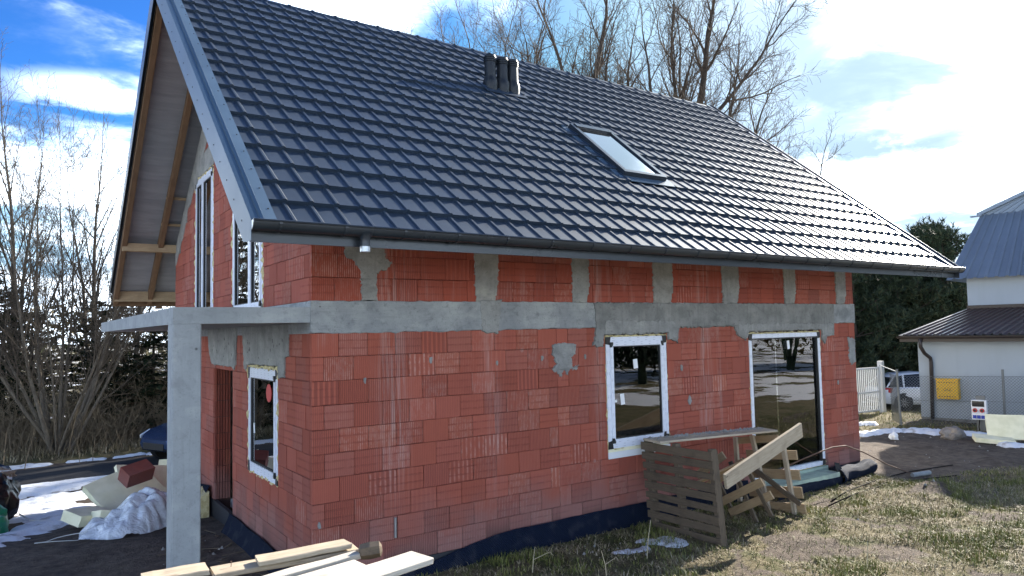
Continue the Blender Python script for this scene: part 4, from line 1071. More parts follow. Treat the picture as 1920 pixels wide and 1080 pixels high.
# ------------------------------------------------------------------ cars (nose at +x, local)
def car(name, label, paint, loc, rz, cat='car'):
    t = thing(name, label, cat, loc, rz); L = 4.3
    # side sections: x, sill z, belt z, half width at sill, half width at belt
    st = [(-2.12, .42, .78, .66, .70), (-2.05, .30, .92, .76, .80), (-1.75, .25, .98, .85, .86), (-1.2, .23, .98, .88, .89), (0, .22, .95, .88, .90), (.8, .22, .93, .88, .89), (1.25, .23, .90, .87, .87), (1.75, .25, .80, .82, .80), (2.02, .30, .70, .70, .68), (2.14, .40, .60, .55, .55)]
    b = MB(); ring = []
    for x, z0, z1, w0, w1 in st:
        m = (z0+z1)/2
        ring.append([(x, -w0*.92, z0), (x, -w0, z0+.08), (x, -(w0+w1)/2-.025, m), (x, -w1, z1-.08), (x, -w1*.90, z1), (x, w1*.90, z1), (x, w1, z1-.08), (x, (w0+w1)/2+.025, m), (x, w0, z0+.08), (x, w0*.92, z0)])
    vs = [p for r_ in ring for p in r_]; n = 10
    b.add(vs, [(i*n+k, i*n+(k+1) % n, (i+1)*n+(k+1) % n, (i+1)*n+k) for i in range(len(st)-1) for k in range(n)]+[tuple(range(n-1, -1, -1)), tuple(range(len(vs)-n, len(vs)))])
    body = b.build('body', paint, t, smooth=True, sharp=35)
    gh = [(-1.95, .97, .97, .80, .80), (-1.55, .97, 1.36, .82, .64), (-1.2, .96, 1.47, .82, .63), (-.2, .94, 1.52, .82, .62), (.35, .94, 1.46, .82, .62), (1.20, .91, .92, .78, .70)]
    def house_(inset, zt):
        b = MB(); vs = []
        for x, z0, z1, w0, w1 in gh: vs += [(x, -w0+inset, z0), (x, -w1+inset, z1-zt), (x, w1-inset, z1-zt), (x, w0-inset, z0)]
        b.add(vs, [(i*4+k, i*4+k+1, i*4+5+k, i*4+4+k) for i in range(len(gh)-1) for k in range(3)]); return b
    house_(0, 0).build('windows', 'car_glass', t)
    b = MB(); vs = []
    for x, z, w in ((-1.62, 1.36, .60), (-1.2, 1.49, .61), (-.2, 1.54, .60), (.30, 1.49, .58)): vs += [(x, -w-.04, z-.035), (x, -w, z), (x, w, z), (x, w+.04, z-.035)]
    b.add(vs, [(i*4+k, i*4+k+1, i*4+5+k, i*4+4+k) for i in range(3) for k in range(3)]); b.build('roof', paint, t, smooth=True)
    for s in (-1, 1):
        for pts in ([(1.18, s*.745, .92), (.32, s*.625, 1.48)], [(-.25, s*.83, .95), (-.28, s*.63, 1.51)], [(-1.25, s*.83, .96), (-1.18, s*.64, 1.46)], [(-1.93, s*.79, .97), (-1.56, s*.63, 1.36)]): b = MB(); b.bar(pts[0], pts[1], .07, .03, (0, s, 0)); b.build('roof_post', paint, t)
        b = MB(); b.fbox((.72, s*.90-(0 if s > 0 else .16), .93), (1, 0, 0), (0, 1, 0), (0, 0, 1), .10, .16, .12); b.build('mirror', paint, t)
        b = MB(); b.prism([(1.72, s*.835, .66), (2.06, s*.66, .60), (2.07, s*.645, .68), (1.70, s*.825, .78)], (.012, s*.02, .01)); b.build('headlight', 'lamp_clear', t)
        b = MB(); b.prism([(-1.80, s*.868, .74), (-2.10, s*.72, .76), (-2.07, s*.74, .93), (-1.74, s*.868, .95)], (-.012, s*.012, 0)); b.build('taillight', 'lamp_red', t)
        for x in (-1.32, 1.30):
            b = MB(); b.lathe((x, s*.70, .34), [(.385, 0), (.385, .205)], 24, (0, s, 0)); b.build('wheel_arch', 'black', t)
            b = MB(); b.lathe((x, s*.72, .325), [(.30, 0), (.325, .02), (.325, .17), (.30, .20), (.215, .205)], 24, (0, s, 0)); wh = b.build('tyre', 'black_rubber', t)
            b = MB(); b.lathe((x, s*.90, .325), [(.213, 0), (.213, .026), (.19, .03)], 24, (0, s, 0)); b.build('rim', 'black', wh)
            b = MB()
            for k in range(10):
                a = 2*math.pi*k/10; b.bar((x+.04*math.cos(a), s*.935, .325+.04*math.sin(a)), (x+.20*math.cos(a), s*.932, .325+.20*math.sin(a)), .012, .034, (0, s, 0))
            b.build('spokes', 'alloy', wh)
    b = MB(); b.box(2.10, 2.155, -.42, .42, .36, .52); b.build('grille', 'black', t)
    b = MB(); b.box(-2.16, -2.10, -.55, .55, .36, .50); b.build('bumper_trim', 'black', t)
    return t
car('parked_car', 'dark blue car on the lane half hidden by the concrete pillar', 'car_blue', (2.25, 13.70, gz(.5, 13)+.015), R(205))
car('parked_car', 'white car parked behind the barred gate and wire fence', 'car_white', (29.44, 8.26, gz(28.5, 8.2)+.02), R(-34))

# ------------------------------------------------------------------ pallet on edge, trestle, boards
pl = thing('pallet', 'grey weathered wooden pallet standing on its edge by the wall', 'pallet', (4.6, -.8, -.18)); B_ = (4.6, -.8, -.18)
yt = lambda z: .10*(z+.18)
for i in range(9):
    z = -.13+i*.128; y0, y1 = -.20+yt(z), -1.42+yt(z)
    board('slat', (4.555, y0, z-.012), (4.545, y1, z+.004+.012*math.sin(i*2.1)), .082+.012*(i % 3), .02, 'wood_grey', pl, B_, up=(1, 0, 0), jag=.003)
for y in (-.27, -.78, -1.37):
    board('stringer', (4.60, y, -.19), (4.60, y+.10, .97), .07, .085, 'wood_grey', pl, B_, up=(1, 0, 0))
for y in (-.25, -.75, -1.35):
    board('base_slat', (4.66, y, -.18), (4.66, y+.10, .95), .10, .02, 'wood_grey', pl, B_, up=(1, 0, 0))
tr = thing('trestle', 'fresh timber trestle frame of crossbars and two posts', 'trestle', (6.55, -.75, -.18)); B_ = (6.55, -.75, -.18)
for (y0, z0), (y1, z1) in (((-.66, -.19), (-.42, .86)), ((-1.09, -.19), (-.94, .80)), ((-.16, -.15), (-.12, .80))):
    board('post', (6.50, y0, z0), (6.50, y1, z1), .065, .05, 'wood_pale', tr, B_, up=(1, 0, 0))
for (y0, z0), (y1, z1), w in (((-.28, .56), (-1.13, .655), .13), ((-.33, .29), (-1.16, .385), .14), ((-.30, .02), (-1.19, .145), .155), ((-.18, -.20), (-1.23, -.08), .15), ((-.09, .74), (-.84, .86), .10)):
    board('crossbar', (6.545, y0, z0), (6.545, y1, z1), w, .026, 'wood_new', tr, B_, up=(1, 0, 0))
board('brace', (6.40, -.30, .50), (6.44, -1.22, .01), .075, .03, 'wood_grey', tr, B_, up=(1, 0, 0))
t2 = thing('fallen_trestle', 'second timber trestle lying tilted between pallet and posts', 'trestle', (5.55, -.75, -.18)); B_ = (5.55, -.75, -.18)
for (y0, z0), (y1, z1), x in (((-.30, .20), (-.98, .66), 5.58), ((-.42, -.02), (-1.20, .42), 5.66), ((-.58, -.12), (-1.28, .25), 5.74), ((-.2, .36), (-.7, .72), 5.52)):
    board('crossbar', (x, y0, z0), (x, y1, z1), .11, .026, 'wood_new', t2, B_, up=(1, 0, .2))
for (y0, z0), (y1, z1) in (((-.72, .62), (-.98, -.18)), ((-.42, .45), (-.62, -.18)), ((-1.02, .52), (-1.22, -.05))):
    board('post', (5.62, y0, z0), (5.80, y1, z1), .06, .035, 'wood_grey', t2, B_, up=(1, 0, 0))
dg = board('leaning_plank', (4.72, -1.36, .57), (6.42, -1.29, 1.035), .20, .045, 'wood_pale', up=(0, 1, .12), jag=.004)
tag(dg, 'thick pale plank sloping up from the pallet over the trestle', 'plank')
d2 = board('loose_board', (4.72, -.75, .40), (5.75, -.95, .68), .13, .028, 'wood_new', up=(0, .6, .8)); tag(d2, 'short board lying askew behind the sloping plank', 'board')
tp = board('scaffold_board', (4.50, -.34, .975), (6.62, -.62, .955), .36, .028, 'wood_pale', up=(0, 0, 1), jag=.004)
tag(tp, 'level scaffold board with mortar crumbs spanning pallet and trestle', 'board')
b = MB(); g = random.Random(9)
for i in range(190):
    t = g.random()**.8; x = 4.55+2.0*t; y = -.34-.28*(x-4.5)/2.12+g.uniform(.02, .17); s = g.uniform(.006, .024)*(1.2-.5*abs(t-.5))
    z = .989-.02*(x-4.5)/2.12
    q = [V3((x+s*1.5*math.cos(a)*g.uniform(.6, 1.2), y+s*math.sin(a)*g.uniform(.6, 1.2), z-.002)) for a in np.linspace(0, 6.28, 6)[:-1]]
    top = V3((x, y, z+s*g.uniform(.6, 1.3))); b.add(q+[top], [(k, (k+1) % 5, 5) for k in range(5)])
o = b.build('mortar_rubble', 'mortar_pale'); tag(o, 'crumbs of dry mortar along the scaffold board', 'rubble', kind='stuff')

# stack of boards in the foreground
wp = [((-1.78, -1.82, .873), (-1.375, -1.855, .878), .21, .035, 'wood_pale', 'short pale board end lying at the outer left of the plank stack', 'up'),
      ((-1.36, -1.93, .858), (-.36, -2.03, .866), .20, .035, 'wood_pale', 'long pale board with a nail under the short thick board', 'up'),
      ((-1.08, -2.01, .903), (-.425, -2.045, .915), .17, .036, 'wood_pale', 'short thick board lying on top of the plank stack', 'up'),
      ((-1.9, -2.46, .862), (-.42, -2.24, .880), .105, .040, 'wood_white', 'narrow whitish batten along the front of the short thick board', 'up'),
      ((-2.0, -2.71, .860), (-.49, -2.44, .872), .19, .030, 'wood_white', 'broad whitish board second from the front of the stack', 'up'),
      ((-1.9, -2.96, .868), (-.11, -2.645, .898), .25, .042, 'wood_white', 'wide whitewashed board sticking out furthest from the stack', 'up')]
CP = V3((-2.4728, -7.2727, 2.4835)); near = lambda p: CP+(V3(p)-CP)*.8       # the stack stands closer, out of the eaves' shade
for p0, p1, w, t, m, lab, _ in wp:
    o = board('plank', near(p0), near(p1), w*.8, t*.8, m, jag=.006); tag(o, lab, 'plank', 'planks stacked in the foreground')
b = MB(); b.tube([near((-1.235, -1.93, .872)), near((-1.234, -1.93, .914))], .0022, 6); b.tube([near((-1.234, -1.93, .912)), near((-1.234, -1.93, .916))], .0045, 6)
o = b.build('nail', 'rust'); tag(o, 'bent nail standing up from the long pale board', 'nail')
b = MB(); ax = V3((.9, -.42, .1)).normalized(); b.lathe(near((-.42, -2.25, .90)), [(.024, 0), (.044, .01), (.05, .065), (.046, .12), (.024, .132)], 7, ax)
o = b.build('log_piece', 'wood_grey'); tag(o, 'greyish lump of wood wedged between the plank ends', 'log')
sp = thing('sawhorse', 'low timber stand carrying the foreground plank stack', 'stand', (-1.2, -3.3, -.2)); B_ = (-1.2, -3.3, -.2)
for x in (-1.62, -.98):
    board('beam', (x, -2.95, 1.125), (x, -3.80, 1.125), .07, .06, 'wood_grey', sp, B_)
    for y in (-3.05, -3.7): board('leg', (x, y, 1.09), (x, y, -.22), .06, .06, 'wood_grey', sp, B_, up=(1, 0, 0))

# ------------------------------------------------------------------ rubbish heap on the left
def slab_obj(name, c, size, rot, m, label, cat, group=None):
    b = MB(); sx, sy, sz = [k/2 for k in size]; e = .006
    g = random.Random(int(abs(c[0])*1e3)); vs = []
    for z in (-sz, sz):
        for a in np.linspace(-1, 1, 5):
            vs.append((sx*a, -sy*(1+g.uniform(-.02, .02)), z))
        for a in np.linspace(-.5, .5, 3): vs.append((sx*(1+g.uniform(-.02, .02)), sy*a, z))
        for a in np.linspace(1, -1, 5): vs.append((sx*a, sy*(1+g.uniform(-.02, .02)), z))
        for a in np.linspace(.5, -.5, 3): vs.append((-sx*(1+g.uniform(-.02, .02)), sy*a, z))
    n = 16; b.add(vs, [tuple(range(n-1, -1, -1)), tuple(range(n, 2*n))]+[(i, (i+1) % n, n+(i+1) % n, n+i) for i in range(n)])
    o = b.build(name, m); o.location = c; o.rotation_euler = [R(k) for k in rot]
    return tag(o, label, cat, group)
GX = 'insulation offcuts dumped beside the porch'
slab_obj('insulation_board', (-1.02, 6.05, .02), (1.0, .75, .10), (38, -12, 28), 'xps_yellow', 'large pale foam board under the red block in the heap', 'foam board', GX)
slab_obj('insulation_board', (-.70, 6.35, .08), (.9, .6, .08), (48, 10, 20), 'xps_yellow', 'foam board leaning behind the red block in the heap', 'foam board', GX)
slab_obj('insulation_board', (-1.60, 5.35, -.16), (.60, .35, .16), (14, 8, 40), 'xps_yellow', 'small foam offcut at the outer end of the plastic sheet', 'foam board', GX)
slab_obj('insulation_board', (-1.33, 5.02, -.14), (.42, .42, .14), (-12, 14, 10), 'xps_yellow', 'foam offcut half under the edge of the plastic sheet', 'foam board', GX)
slab_obj('insulation_board', (.22, 9.4, -.30), (.6, .5, .08), (50, 0, -20), 'xps_yellow', 'foam scrap farthest back beside the snow', 'foam board', GX)
slab_obj('timber_offcut', (-.35, 7.0, -.02), (1.3, .3, .10), (20, 0, 24), 'wood_grey', 'dull grey board lying across the back of the heap', 'board')
b = MB(); b.box(-.22, .22, -.125, .125, -.12, .12)
bk = b.build('clay_block', 'clay_red'); bk.location = (-.90, 5.80, .32); bk.rotation_euler = (R(30), R(-8), R(26)); tag(bk, 'red hollow clay block lying on the foam boards', 'block')
b = MB(); nx, ny = 74, 60; vs = []
for j in range(ny):
    for i in range(nx):
        s, t = i/(nx-1)*2-1, j/(ny-1)*2-1
        edge = 1+.22*fbm(math.atan2(t, s)*1.3, 1., 1.)
        r_ = math.hypot(s, t)/edge
        x, y = -1.08+s*.66, 4.72+t*.72+.15*s
        h = max(0, 1-r_**1.7)**.75*(.24+.36*ss(-.5, .9, s))
        fold = abs(noise.noise(V3((x*2.6+y, y*2.0-x, 1.))))*.36+abs(noise.noise(V3((x*6+y*2, y*4.5, 4.))))*.16+abs(noise.noise(V3((x*13, y*12, 2.))))*.035
        h = h*(1-.25*fold)+fold*.6*min(1, h*4)+.01
        ck = .05*noise.noise(V3((x*6, y*6, 9)))
        vs.append((x+ck, y+ck*.7, gz(x, y)+h if r_ < 1.04 else gz(x, y)+.012+.03*abs(ck)))
fs = [(j*nx+i, j*nx+i+1, (j+1)*nx+i+1, (j+1)*nx+i) for j in range(ny-1) for i in range(nx-1)
      if math.hypot((i/(nx-1)*2-1), (j/(ny-1)*2-1))/(1+.22*fbm(math.atan2(j/(ny-1)*2-1, i/(nx-1)*2-1)*1.3, 1., 1.)) < 1.06]
b.add(vs, fs); o = b.build('plastic_sheet', 'plastic_sheet', smooth=True, sharp=50); tag(o, 'crumpled translucent plastic sheet heaped beside the pillar', 'plastic sheet')
b = MB(); b.tube([(-1.95+.3*math.cos(a)+.05*math.sin(3*a), 4.45+.14*math.sin(a), gz(-1.9, 4.4)+.03+.02*math.sin(2*a)) for a in np.linspace(.4, 5.6, 18)], .006, 6)
o = b.build('strap', 'white_rope'); tag(o, 'loop of white strap trailing from the plastic sheet', 'strap')
def lump(name, c, s, m, label, cat, seed, fold=.25):
    b = MB(); nu, nv = 26, 16; vs = []
    for j in range(nv):
        ph = -math.pi/2+math.pi*j/(nv-1)
        for i in range(nu):
            th = 2*math.pi*i/nu; d = V3((math.cos(th)*math.cos(ph), math.sin(th)*math.cos(ph), math.sin(ph)))
            r_ = 1+fold*noise.fractal(d*1.8+V3((seed, 0, 0)), 1., 2., 4); p = V3((d.x*s[0]*r_, d.y*s[1]*r_, max(d.z*s[2]*r_, -s[2]*.55))); vs.append(p)
    b.add(vs, [(j*nu+i, j*nu+(i+1) % nu, (j+1)*nu+(i+1) % nu, (j+1)*nu+i) for j in range(nv-1) for i in range(nu)])
    o = b.build(name, m, smooth=True, sharp=30); o.location = c; return tag(o, label, cat)
lump('rubbish_bag', (-2.86, 6.0, -.26), (.30, .3, .30), 'green_bag', 'glossy green plastic bag in the rubbish at the left edge', 'bag', 3., .35)
lump('rubbish_bag', (-2.74, 6.75, -.08), (.26, .3, .45), 'black_bag', 'upright black rubbish bag behind the green bag', 'bag', 8., .3)
lump('rubbish_bag', (-2.82, 7.3, .05), (.36, .3, .40), 'black_bag', 'second black bag with torn papers on top', 'bag', 12., .35)
lump('cloth_heap', (-2.78, 7.05, .34), (.24, .2, .10), 'cardboard', 'rusty brown rags on top of the black bags', 'rags', 15., .5)
b = MB(); b.add([(-2.7, 6.9, .30), (-2.55, 6.95, .26), (-2.56, 7.0, .40), (-2.72, 6.95, .42)], [(0, 1, 2, 3)]); o = b.build('paper_scrap', 'pvc'); tag(o, 'torn white paper between the black bags', 'paper')
b = MB(); b.tube([(-2.45, 6.9, gz(-2.4, 6.9)+.15), (-2.3, 6.6, gz(-2.3, 6.6)+.06), (-2.0, 6.2, gz(-2, 6.2)+.04), (-1.78, 6.1, gz(-1.8, 6)+.04)], .012, 6); o = b.build('rope', 'white_rope'); tag(o, 'pale rope end lying on bare soil by the bags', 'rope')
# right hand yard
slab_obj('insulation_board', (15.9, -.20, .08), (.92, .58, .07), (62, 0, -62), 'xps_yellow', 'upright foam board leaning below the power box', 'foam board', 'foam boards before the wire fence')
slab_obj('insulation_board', (15.45, -.02, -.16), (.75, .45, .10), (5, 4, -58), 'xps_yellow', 'foam board lying flat before the upright one', 'foam board', 'foam boards before the wire fence')
lump('stone_lump', (15.55, .88, -.16), (.34, .24, .18), 'stone', 'brown lump of earth and stone beside the foam boards', 'stone', 21., .35)
lump('white_lump', (14.35, 1.62, -.17), (.10, .09, .11), 'pvc', 'small white crumpled lump on the bare soil', 'litter', 25., .4)
b = MB(); b.tube([(7.05, -.42, .26), (7.5, -.47, .36), (8.0, -.5, .44), (8.4, -.52, .49), (8.75, -.54, .48), (9.2, -.58, .33), (9.8, -.66, .06), (10.5, -.76, -.19)], .011, 7); o = b.build('bent_rod', 'rust', smooth=True); tag(o, 'long rusty rod arching past the terrace door corner', 'rod')
for i, (pts, lab) in enumerate((([(7.6, -.95), (8.4, -.72), (9.4, -.62), (10.6, -.55), (12, -.7)], 'thin black cable nearest the rolled membrane'), ([(7.2, -1.1), (8.2, -.95), (9.2, -.85), (10.2, -.95), (10.9, -1.25)], 'thin black cable curving over the turf'))):
    b = MB(); b.tube([(x, y, gz(x, y)+rough_z(x, y)+.022) for x, y in pts], .010, 6); o = b.build('cable', 'cable', smooth=True); tag(o, lab, 'cable')
b = MB(); b.tube([(10.35, -.78, -.17), (10.75, -.88, -.16)], .04, 10); o = b.build('pipe_offcut', 'concrete_smooth', smooth=True, sharp=40); tag(o, 'short pale pipe under the end of the rusty rod', 'pipe')
g = random.Random(77); b = MB()
for i in range(90):
    x, y = g.choice(((g.uniform(11, 15.5), g.uniform(-.8, 2)), (g.uniform(3, 4.4), g.uniform(-1.2, -.3)), (g.uniform(-1.2, -.3), g.uniform(.5, 3.5)), (g.uniform(6, 13), g.uniform(-2.5, -.8)))); s = g.uniform(.012, .035)
    z = gz(x, y)+rough_z(x, y); q = [V3((x+s*math.cos(a)*g.uniform(.6, 1.3), y+s*math.sin(a)*g.uniform(.6, 1.3), z-.01)) for a in np.linspace(0, 6.28, 6)[:-1]]
    b.add(q+[V3((x, y, z+s*g.uniform(.5, 1)))], [(k, (k+1) % 5, 5) for k in range(5)])
o = b.build('rubble', 'mortar_pale'); tag(o, 'scattered pale stones and mortar bits on the soil', 'rubble', kind='stuff')
b = MB()
for i in range(40):
    x, y = g.uniform(-1.0, -.2), g.uniform(.6, 3.4); a = g.uniform(0, 6.28); l = g.uniform(.05, .28); z = gz(x, y)+rough_z(x, y)+.012
    b.bar((x, y, z), (x+l*math.cos(a), y+l*math.sin(a), z+g.uniform(0, .04)), .012, .008)
o = b.build('wood_debris', 'wood_grey'); tag(o, 'splinters of wood on the soil inside the porch', 'debris', kind='stuff')

# ------------------------------------------------------------------ grass
def blades(seed, n, region, hmin, hmax, wid, lay, nseg=2):
    g = np.random.RandomState(seed); vs = []; fs = []; rr = []; cnt = 0; tries = 0
    while cnt < n and tries < n*8:
        tries += 1
        x, y, k = region(g)
        if k <= 0 or g.rand() > k: continue
        z = gz(x, y)+rough_z(x, y)-.008; h = g.uniform(hmin, hmax)*(.6+.4*k); a = g.rand()*6.283; tilt = min(1.5, abs(g.normal(lay, .3)))
        bx, by = math.cos(a), math.sin(a); w = wid*g.uniform(.6, 1.3); px, py = -by*w, bx*w
        m = (x+bx*h*.5*math.sin(tilt*.7), y+by*h*.5*math.sin(tilt*.7), z+h*.5*math.cos(tilt*.7))
        e = (m[0]+bx*h*.5*math.sin(min(tilt*1.4, 1.7)), m[1]+by*h*.5*math.sin(min(tilt*1.4, 1.7)), max(m[2]+h*.5*math.cos(min(tilt*1.4, 1.7)), z+.004))
        o = len(vs); vs += [(x-px, y-py, z), (x+px, y+py, z), (m[0]+px*.8, m[1]+py*.8, m[2]), (m[0]-px*.8, m[1]-py*.8, m[2]), e]
        fs += [(o, o+1, o+2, o+3), (o+3, o+2, o+4)]; q = g.rand(); rr += [q, q]; cnt += 1
    me = bpy.data.meshes.new('grass'); me.from_pydata(vs, [], fs)
    at = me.attributes.new('rnd', 'FLOAT', 'FACE'); at.data.foreach_set('value', rr); return me
def turf_k(x, y):
    if -.25 < x < 10.2 and y > -.08: return 0
    if x < .9: return ss(-1.6, -2.6, y)
    k = 1.-.8*mud(x, y)
    if x > 10: k = max(ss(-.9, -1.9, y+(x-11.5)*.12), ss(1.9, .4, abs(x-17.2))*ss(-3, -2, y)*.8, ss(2.4, 3.2, y))
    return k
def reg_near(g):
    u = g.rand(); x = .6+12*u**.8; y = -g.rand()**1.1*5.2-.08
    return x, y, turf_k(x, y)
def reg_green(g):
    x, y, k = reg_near(g); n = fbm(x, y, 1.1, 7.)*.9+fbm(x, y, 3.3, 9.)*.5
    return x, y, k*(.16+.84*ss(-.05, .45, n))
def reg_straw(g):
    x, y, k = reg_near(g); n = fbm(x, y, 2.2, 3.)
    return x, y, k*(.2+.8*ss(-.25, .2, n))
def reg_far(g):
    x, y = g.uniform(10, 24), g.uniform(-6, 9); return x, y, turf_k(x, y)*.9*(0 if (y > 2.9 and x > 18.3 and False) else 1)
def reg_verge(g):
    x, y = g.uniform(-7, 4), g.uniform(14.9, 16.4); return x, y, .8*ss(14.8, 15.3, y)
for args, m, lab in (((1, 42000, reg_green, .04, .12, .0042, .55), 'blade_green', 'green winter grass growing in front of the house'),
                     ((2, 56000, reg_straw, .04, .12, .0036, 1.1), 'blade_straw', 'flattened dry straw coloured grass in front of the house'),
                     ((3, 16000, reg_far, .05, .12, .006, .5), 'blade_green', 'grass round the wire fence and gate'),
                     ((4, 9000, reg_far, .06, .16, .006, 1.0), 'blade_straw', 'dry grass round the wire fence'),
                     ((5, 6000, reg_verge, .10, .35, .009, .6), 'blade_straw', 'dry grass along the far edge of the lane')):
    me = blades(*args); me.materials.append(MAT[m]); o = link('grass', me); tag(o, lab, 'grass', kind='stuff')
for i, (x, y, h, lx, lab) in enumerate(((3.55, -1.15, .42, .10, 'tall pale dry stalk before the black membrane'), (2.75, -1.35, .30, -.05, 'bent dry stalk in the shade near the plank ends'), (2.2, -.75, .26, .06, 'short forked dry stalk near the wall foot'), (5.1, -2.9, .30, .08, 'dry stalk in the sunlit turf before the pallet'))):
    b = MB(); z = gz(x, y)+rough_z(x, y); b.tube([(x, y, z-.02), (x+lx*.3, y, z+h*.5), (x+lx, y+.02, z+h)], [.006, .005, .003], 5)
    if i in (1, 2): b.tube([(x+lx*.3, y, z+h*.5), (x+lx+.16, y-.04, z+h*.72), (x+lx+.22, y-.02, z+h*.5)], [.004, .003, .002], 4)
    o = b.build('dry_stalk', 'blade_straw', rattr=True); o.data.attributes['rnd'].data.foreach_set('value', [.9]*len(o.data.polygons)); tag(o, lab, 'dry stalk')
b = MB(); g = random.Random(5)
# ------------------------------------------------------------------ trees
def tree_parts(seed, kind):
    g = random.Random(seed); big, fine = MB(), MB()
    def rv(d, ang, az=None):
        d = d.normalized(); a = d.cross(V3((0, 0, 1)) if abs(d.z) < .95 else V3((1, 0, 0))).normalized(); b = d.cross(a)
        t = g.uniform(0, 6.283) if az is None else az
        return (d*math.cos(ang)+(a*math.cos(t)+b*math.sin(t))*math.sin(ang)).normalized()
    def grow(p, d, L, r, lev, cfg):
        c = cfg[lev]; n = c['seg']; pts = [p.copy()]; rad = [r]; dd = d.copy()
        for i in range(n):
            dd = (dd+V3((g.gauss(0, c['wob']), g.gauss(0, c['wob']), g.gauss(0, c['wob'])+c['up']))).normalized()
            p = p+dd*(L/n); pts.append(p); rad.append(max(r*(1-(i+1)/n*c['tap']), .0035))
        (big if lev < cfg[0]['bigs'] else fine).tube(pts, rad, c['n'], False)
        if lev+1 >= len(cfg): return
        nc = cfg[lev+1]; k = max(1, int(round(c['kids']*g.uniform(.8, 1.2)))); az = g.uniform(0, 6.28)
        for j in range(k):
            t = c['t0']+(1-c['t0'])*(j+g.random())/k; f = t*n; i = min(int(f), n-1)
            q = pts[i].lerp(pts[i+1], f-i); tdir = (pts[i+1]-pts[i]).normalized(); az += 2.4+g.uniform(-.5, .5)
            grow(q, rv(tdir, g.uniform(*c['ang']), az), L*c['ratio']*g.uniform(.65, 1.15)*(1.15-c['short']*t), rad[i]*c['rr'], lev+1, cfg)
        if c.get('lead'): grow(pts[-1], dd, L*c['ratio']*.8, rad[-1], lev+1, cfg)
    for st in kind['stems']: grow(V3(st[0]), V3(st[1]).normalized(), st[2], st[3], 0, kind['cfg'])
    return big, fine
def K(seg, wob, up, tap, n, kids, t0, ang, ratio, rr, short=.6, **k): return dict(seg=seg, wob=wob, up=up, tap=tap, n=n, kids=kids, t0=t0, ang=ang, ratio=ratio, rr=rr, short=short, **k)
ROUND = [K(7, .05, .04, .5, 8, 8, .32, (.38, .85), .80, .60, .3, bigs=2, lead=1), K(8, .09, .07, .8, 6, 9, .2, (.35, .75), .46, .5, .45, lead=1),
         K(6, .12, .07, .8, 4, 9, .12, (.35, .8), .52, .55, .5), K(5, .16, .05, .8, 3, 6, .1, (.4, .85), .52, .6, .5), K(3, .2, .04, .7, 3, 0, 0, (0, 0), 0, 0)]
ROUND2 = [dict(c, kids=k) for c, k in zip(ROUND, (6, 7, 7, 5, 0))]
UPR = [K(9, .035, .03, .85, 7, 15, .22, (.35, .65), .36, .50, .55, bigs=1, lead=1), K(6, .09, .07, .85, 4, 10, .15, (.35, .7), .42, .55, .5),
       K(4, .14, .06, .8, 3, 6, .15, (.4, .8), .5, .6, .5), K(3, .2, .04, .7, 3, 0, 0, (0, 0), 0, 0)]
def put_tree(name, label, parts, mt, loc, rz=0, sc=1., group=None, first=None, cat='tree'):
    if first is None:
        t = thing(name, label, cat, loc, rz, group); big, fine = parts
        big.build('trunk', mt[0], t, smooth=True); fine.build('crown', mt[1], t, smooth=True)
    else:
        t = copy_tree(first); t.location = loc; t.rotation_euler = (0, 0, rz); t['label'] = label
        if group: t['group'] = group
    t.scale = (sc, sc, sc); return t
print_b = lambda p: print('BOUNDS', np.array(p[0].v+p[1].v).min(0), np.array(p[0].v+p[1].v).max(0), len(p[0].f)+len(p[1].f))
def ground_at(x, y): return gz(x, y)+rough_z(x, y)-.05
# many stemmed bare willow by the lane
g = random.Random(21); stems = []
for a, tl, L, r_ in ((-2.7, .50, 6.9, .085), (-2.2, .42, 7.2, .09), (3.0, .36, 7.4, .08), (2.5, .20, 8.4, .10), (1.2, .10, 8.2, .085), (.7, .16, 8.0, .075), (.2, .30, 8.2, .10), (-.15, .36, 7.9, .085), (.05, .46, 7.4, .08), (-.5, .55, 6.6, .07), (1.9, .3, 7.7, .07), (-1.2, .5, 6.6, .07), (-1.7, .62, 5.6, .06)):
    stems.append(((.28*math.cos(a)*g.random(), .28*math.sin(a)*g.random(), 0), (math.sin(tl)*math.cos(a), math.sin(tl)*math.sin(a), math.cos(tl)), L, r_*.68))
wl = tree_parts(5, dict(stems=stems, cfg=UPR))
put_tree('bare_willow', 'bare willow fanning out into many stems behind the lane', wl, ('bark_pale', 'twig_pale'), (-1.62, 15.5, ground_at(-1.6, 15.5)), 0, .93)
up1 = tree_parts(31, dict(stems=[((0, 0, 0), (.03, 0, 1), 9.0, .11), ((.1, .1, 0), (.16, .1, 1), 8.0, .08)], cfg=UPR))
GB = 'bare upright trees behind the lane'
u1 = put_tree('bare_tree', 'bare upright tree rising between the willow and the roof edge', up1, ('bark_pale', 'twig_pale'), (.35, 17.6, -.6), .4, .88, GB)
for x, y, rz, s, lab in ((-3.75, 16.6, 2., .95, 'pale slender bare tree at the left picture edge'), (-2.6, 20.5, 4.1, 1.2, 'bare tree standing behind the dark spruce'), (-.4, 21.5, 1.1, 1.2, 'tall bare tree far behind the middle of the willow'), (1.7, 20., 5.2, 1.05, 'bare tree partly behind the roof overhang'), (3.4, 22.5, 3.3, 1.1, 'bare tree seen under the balcony slab'), (-4.9, 22, .3, 1.15, 'bare tree farthest left behind the spruce')):
    put_tree('bare_tree', lab, None, None, (x, y, -.6), rz, s*.9, GB, u1)
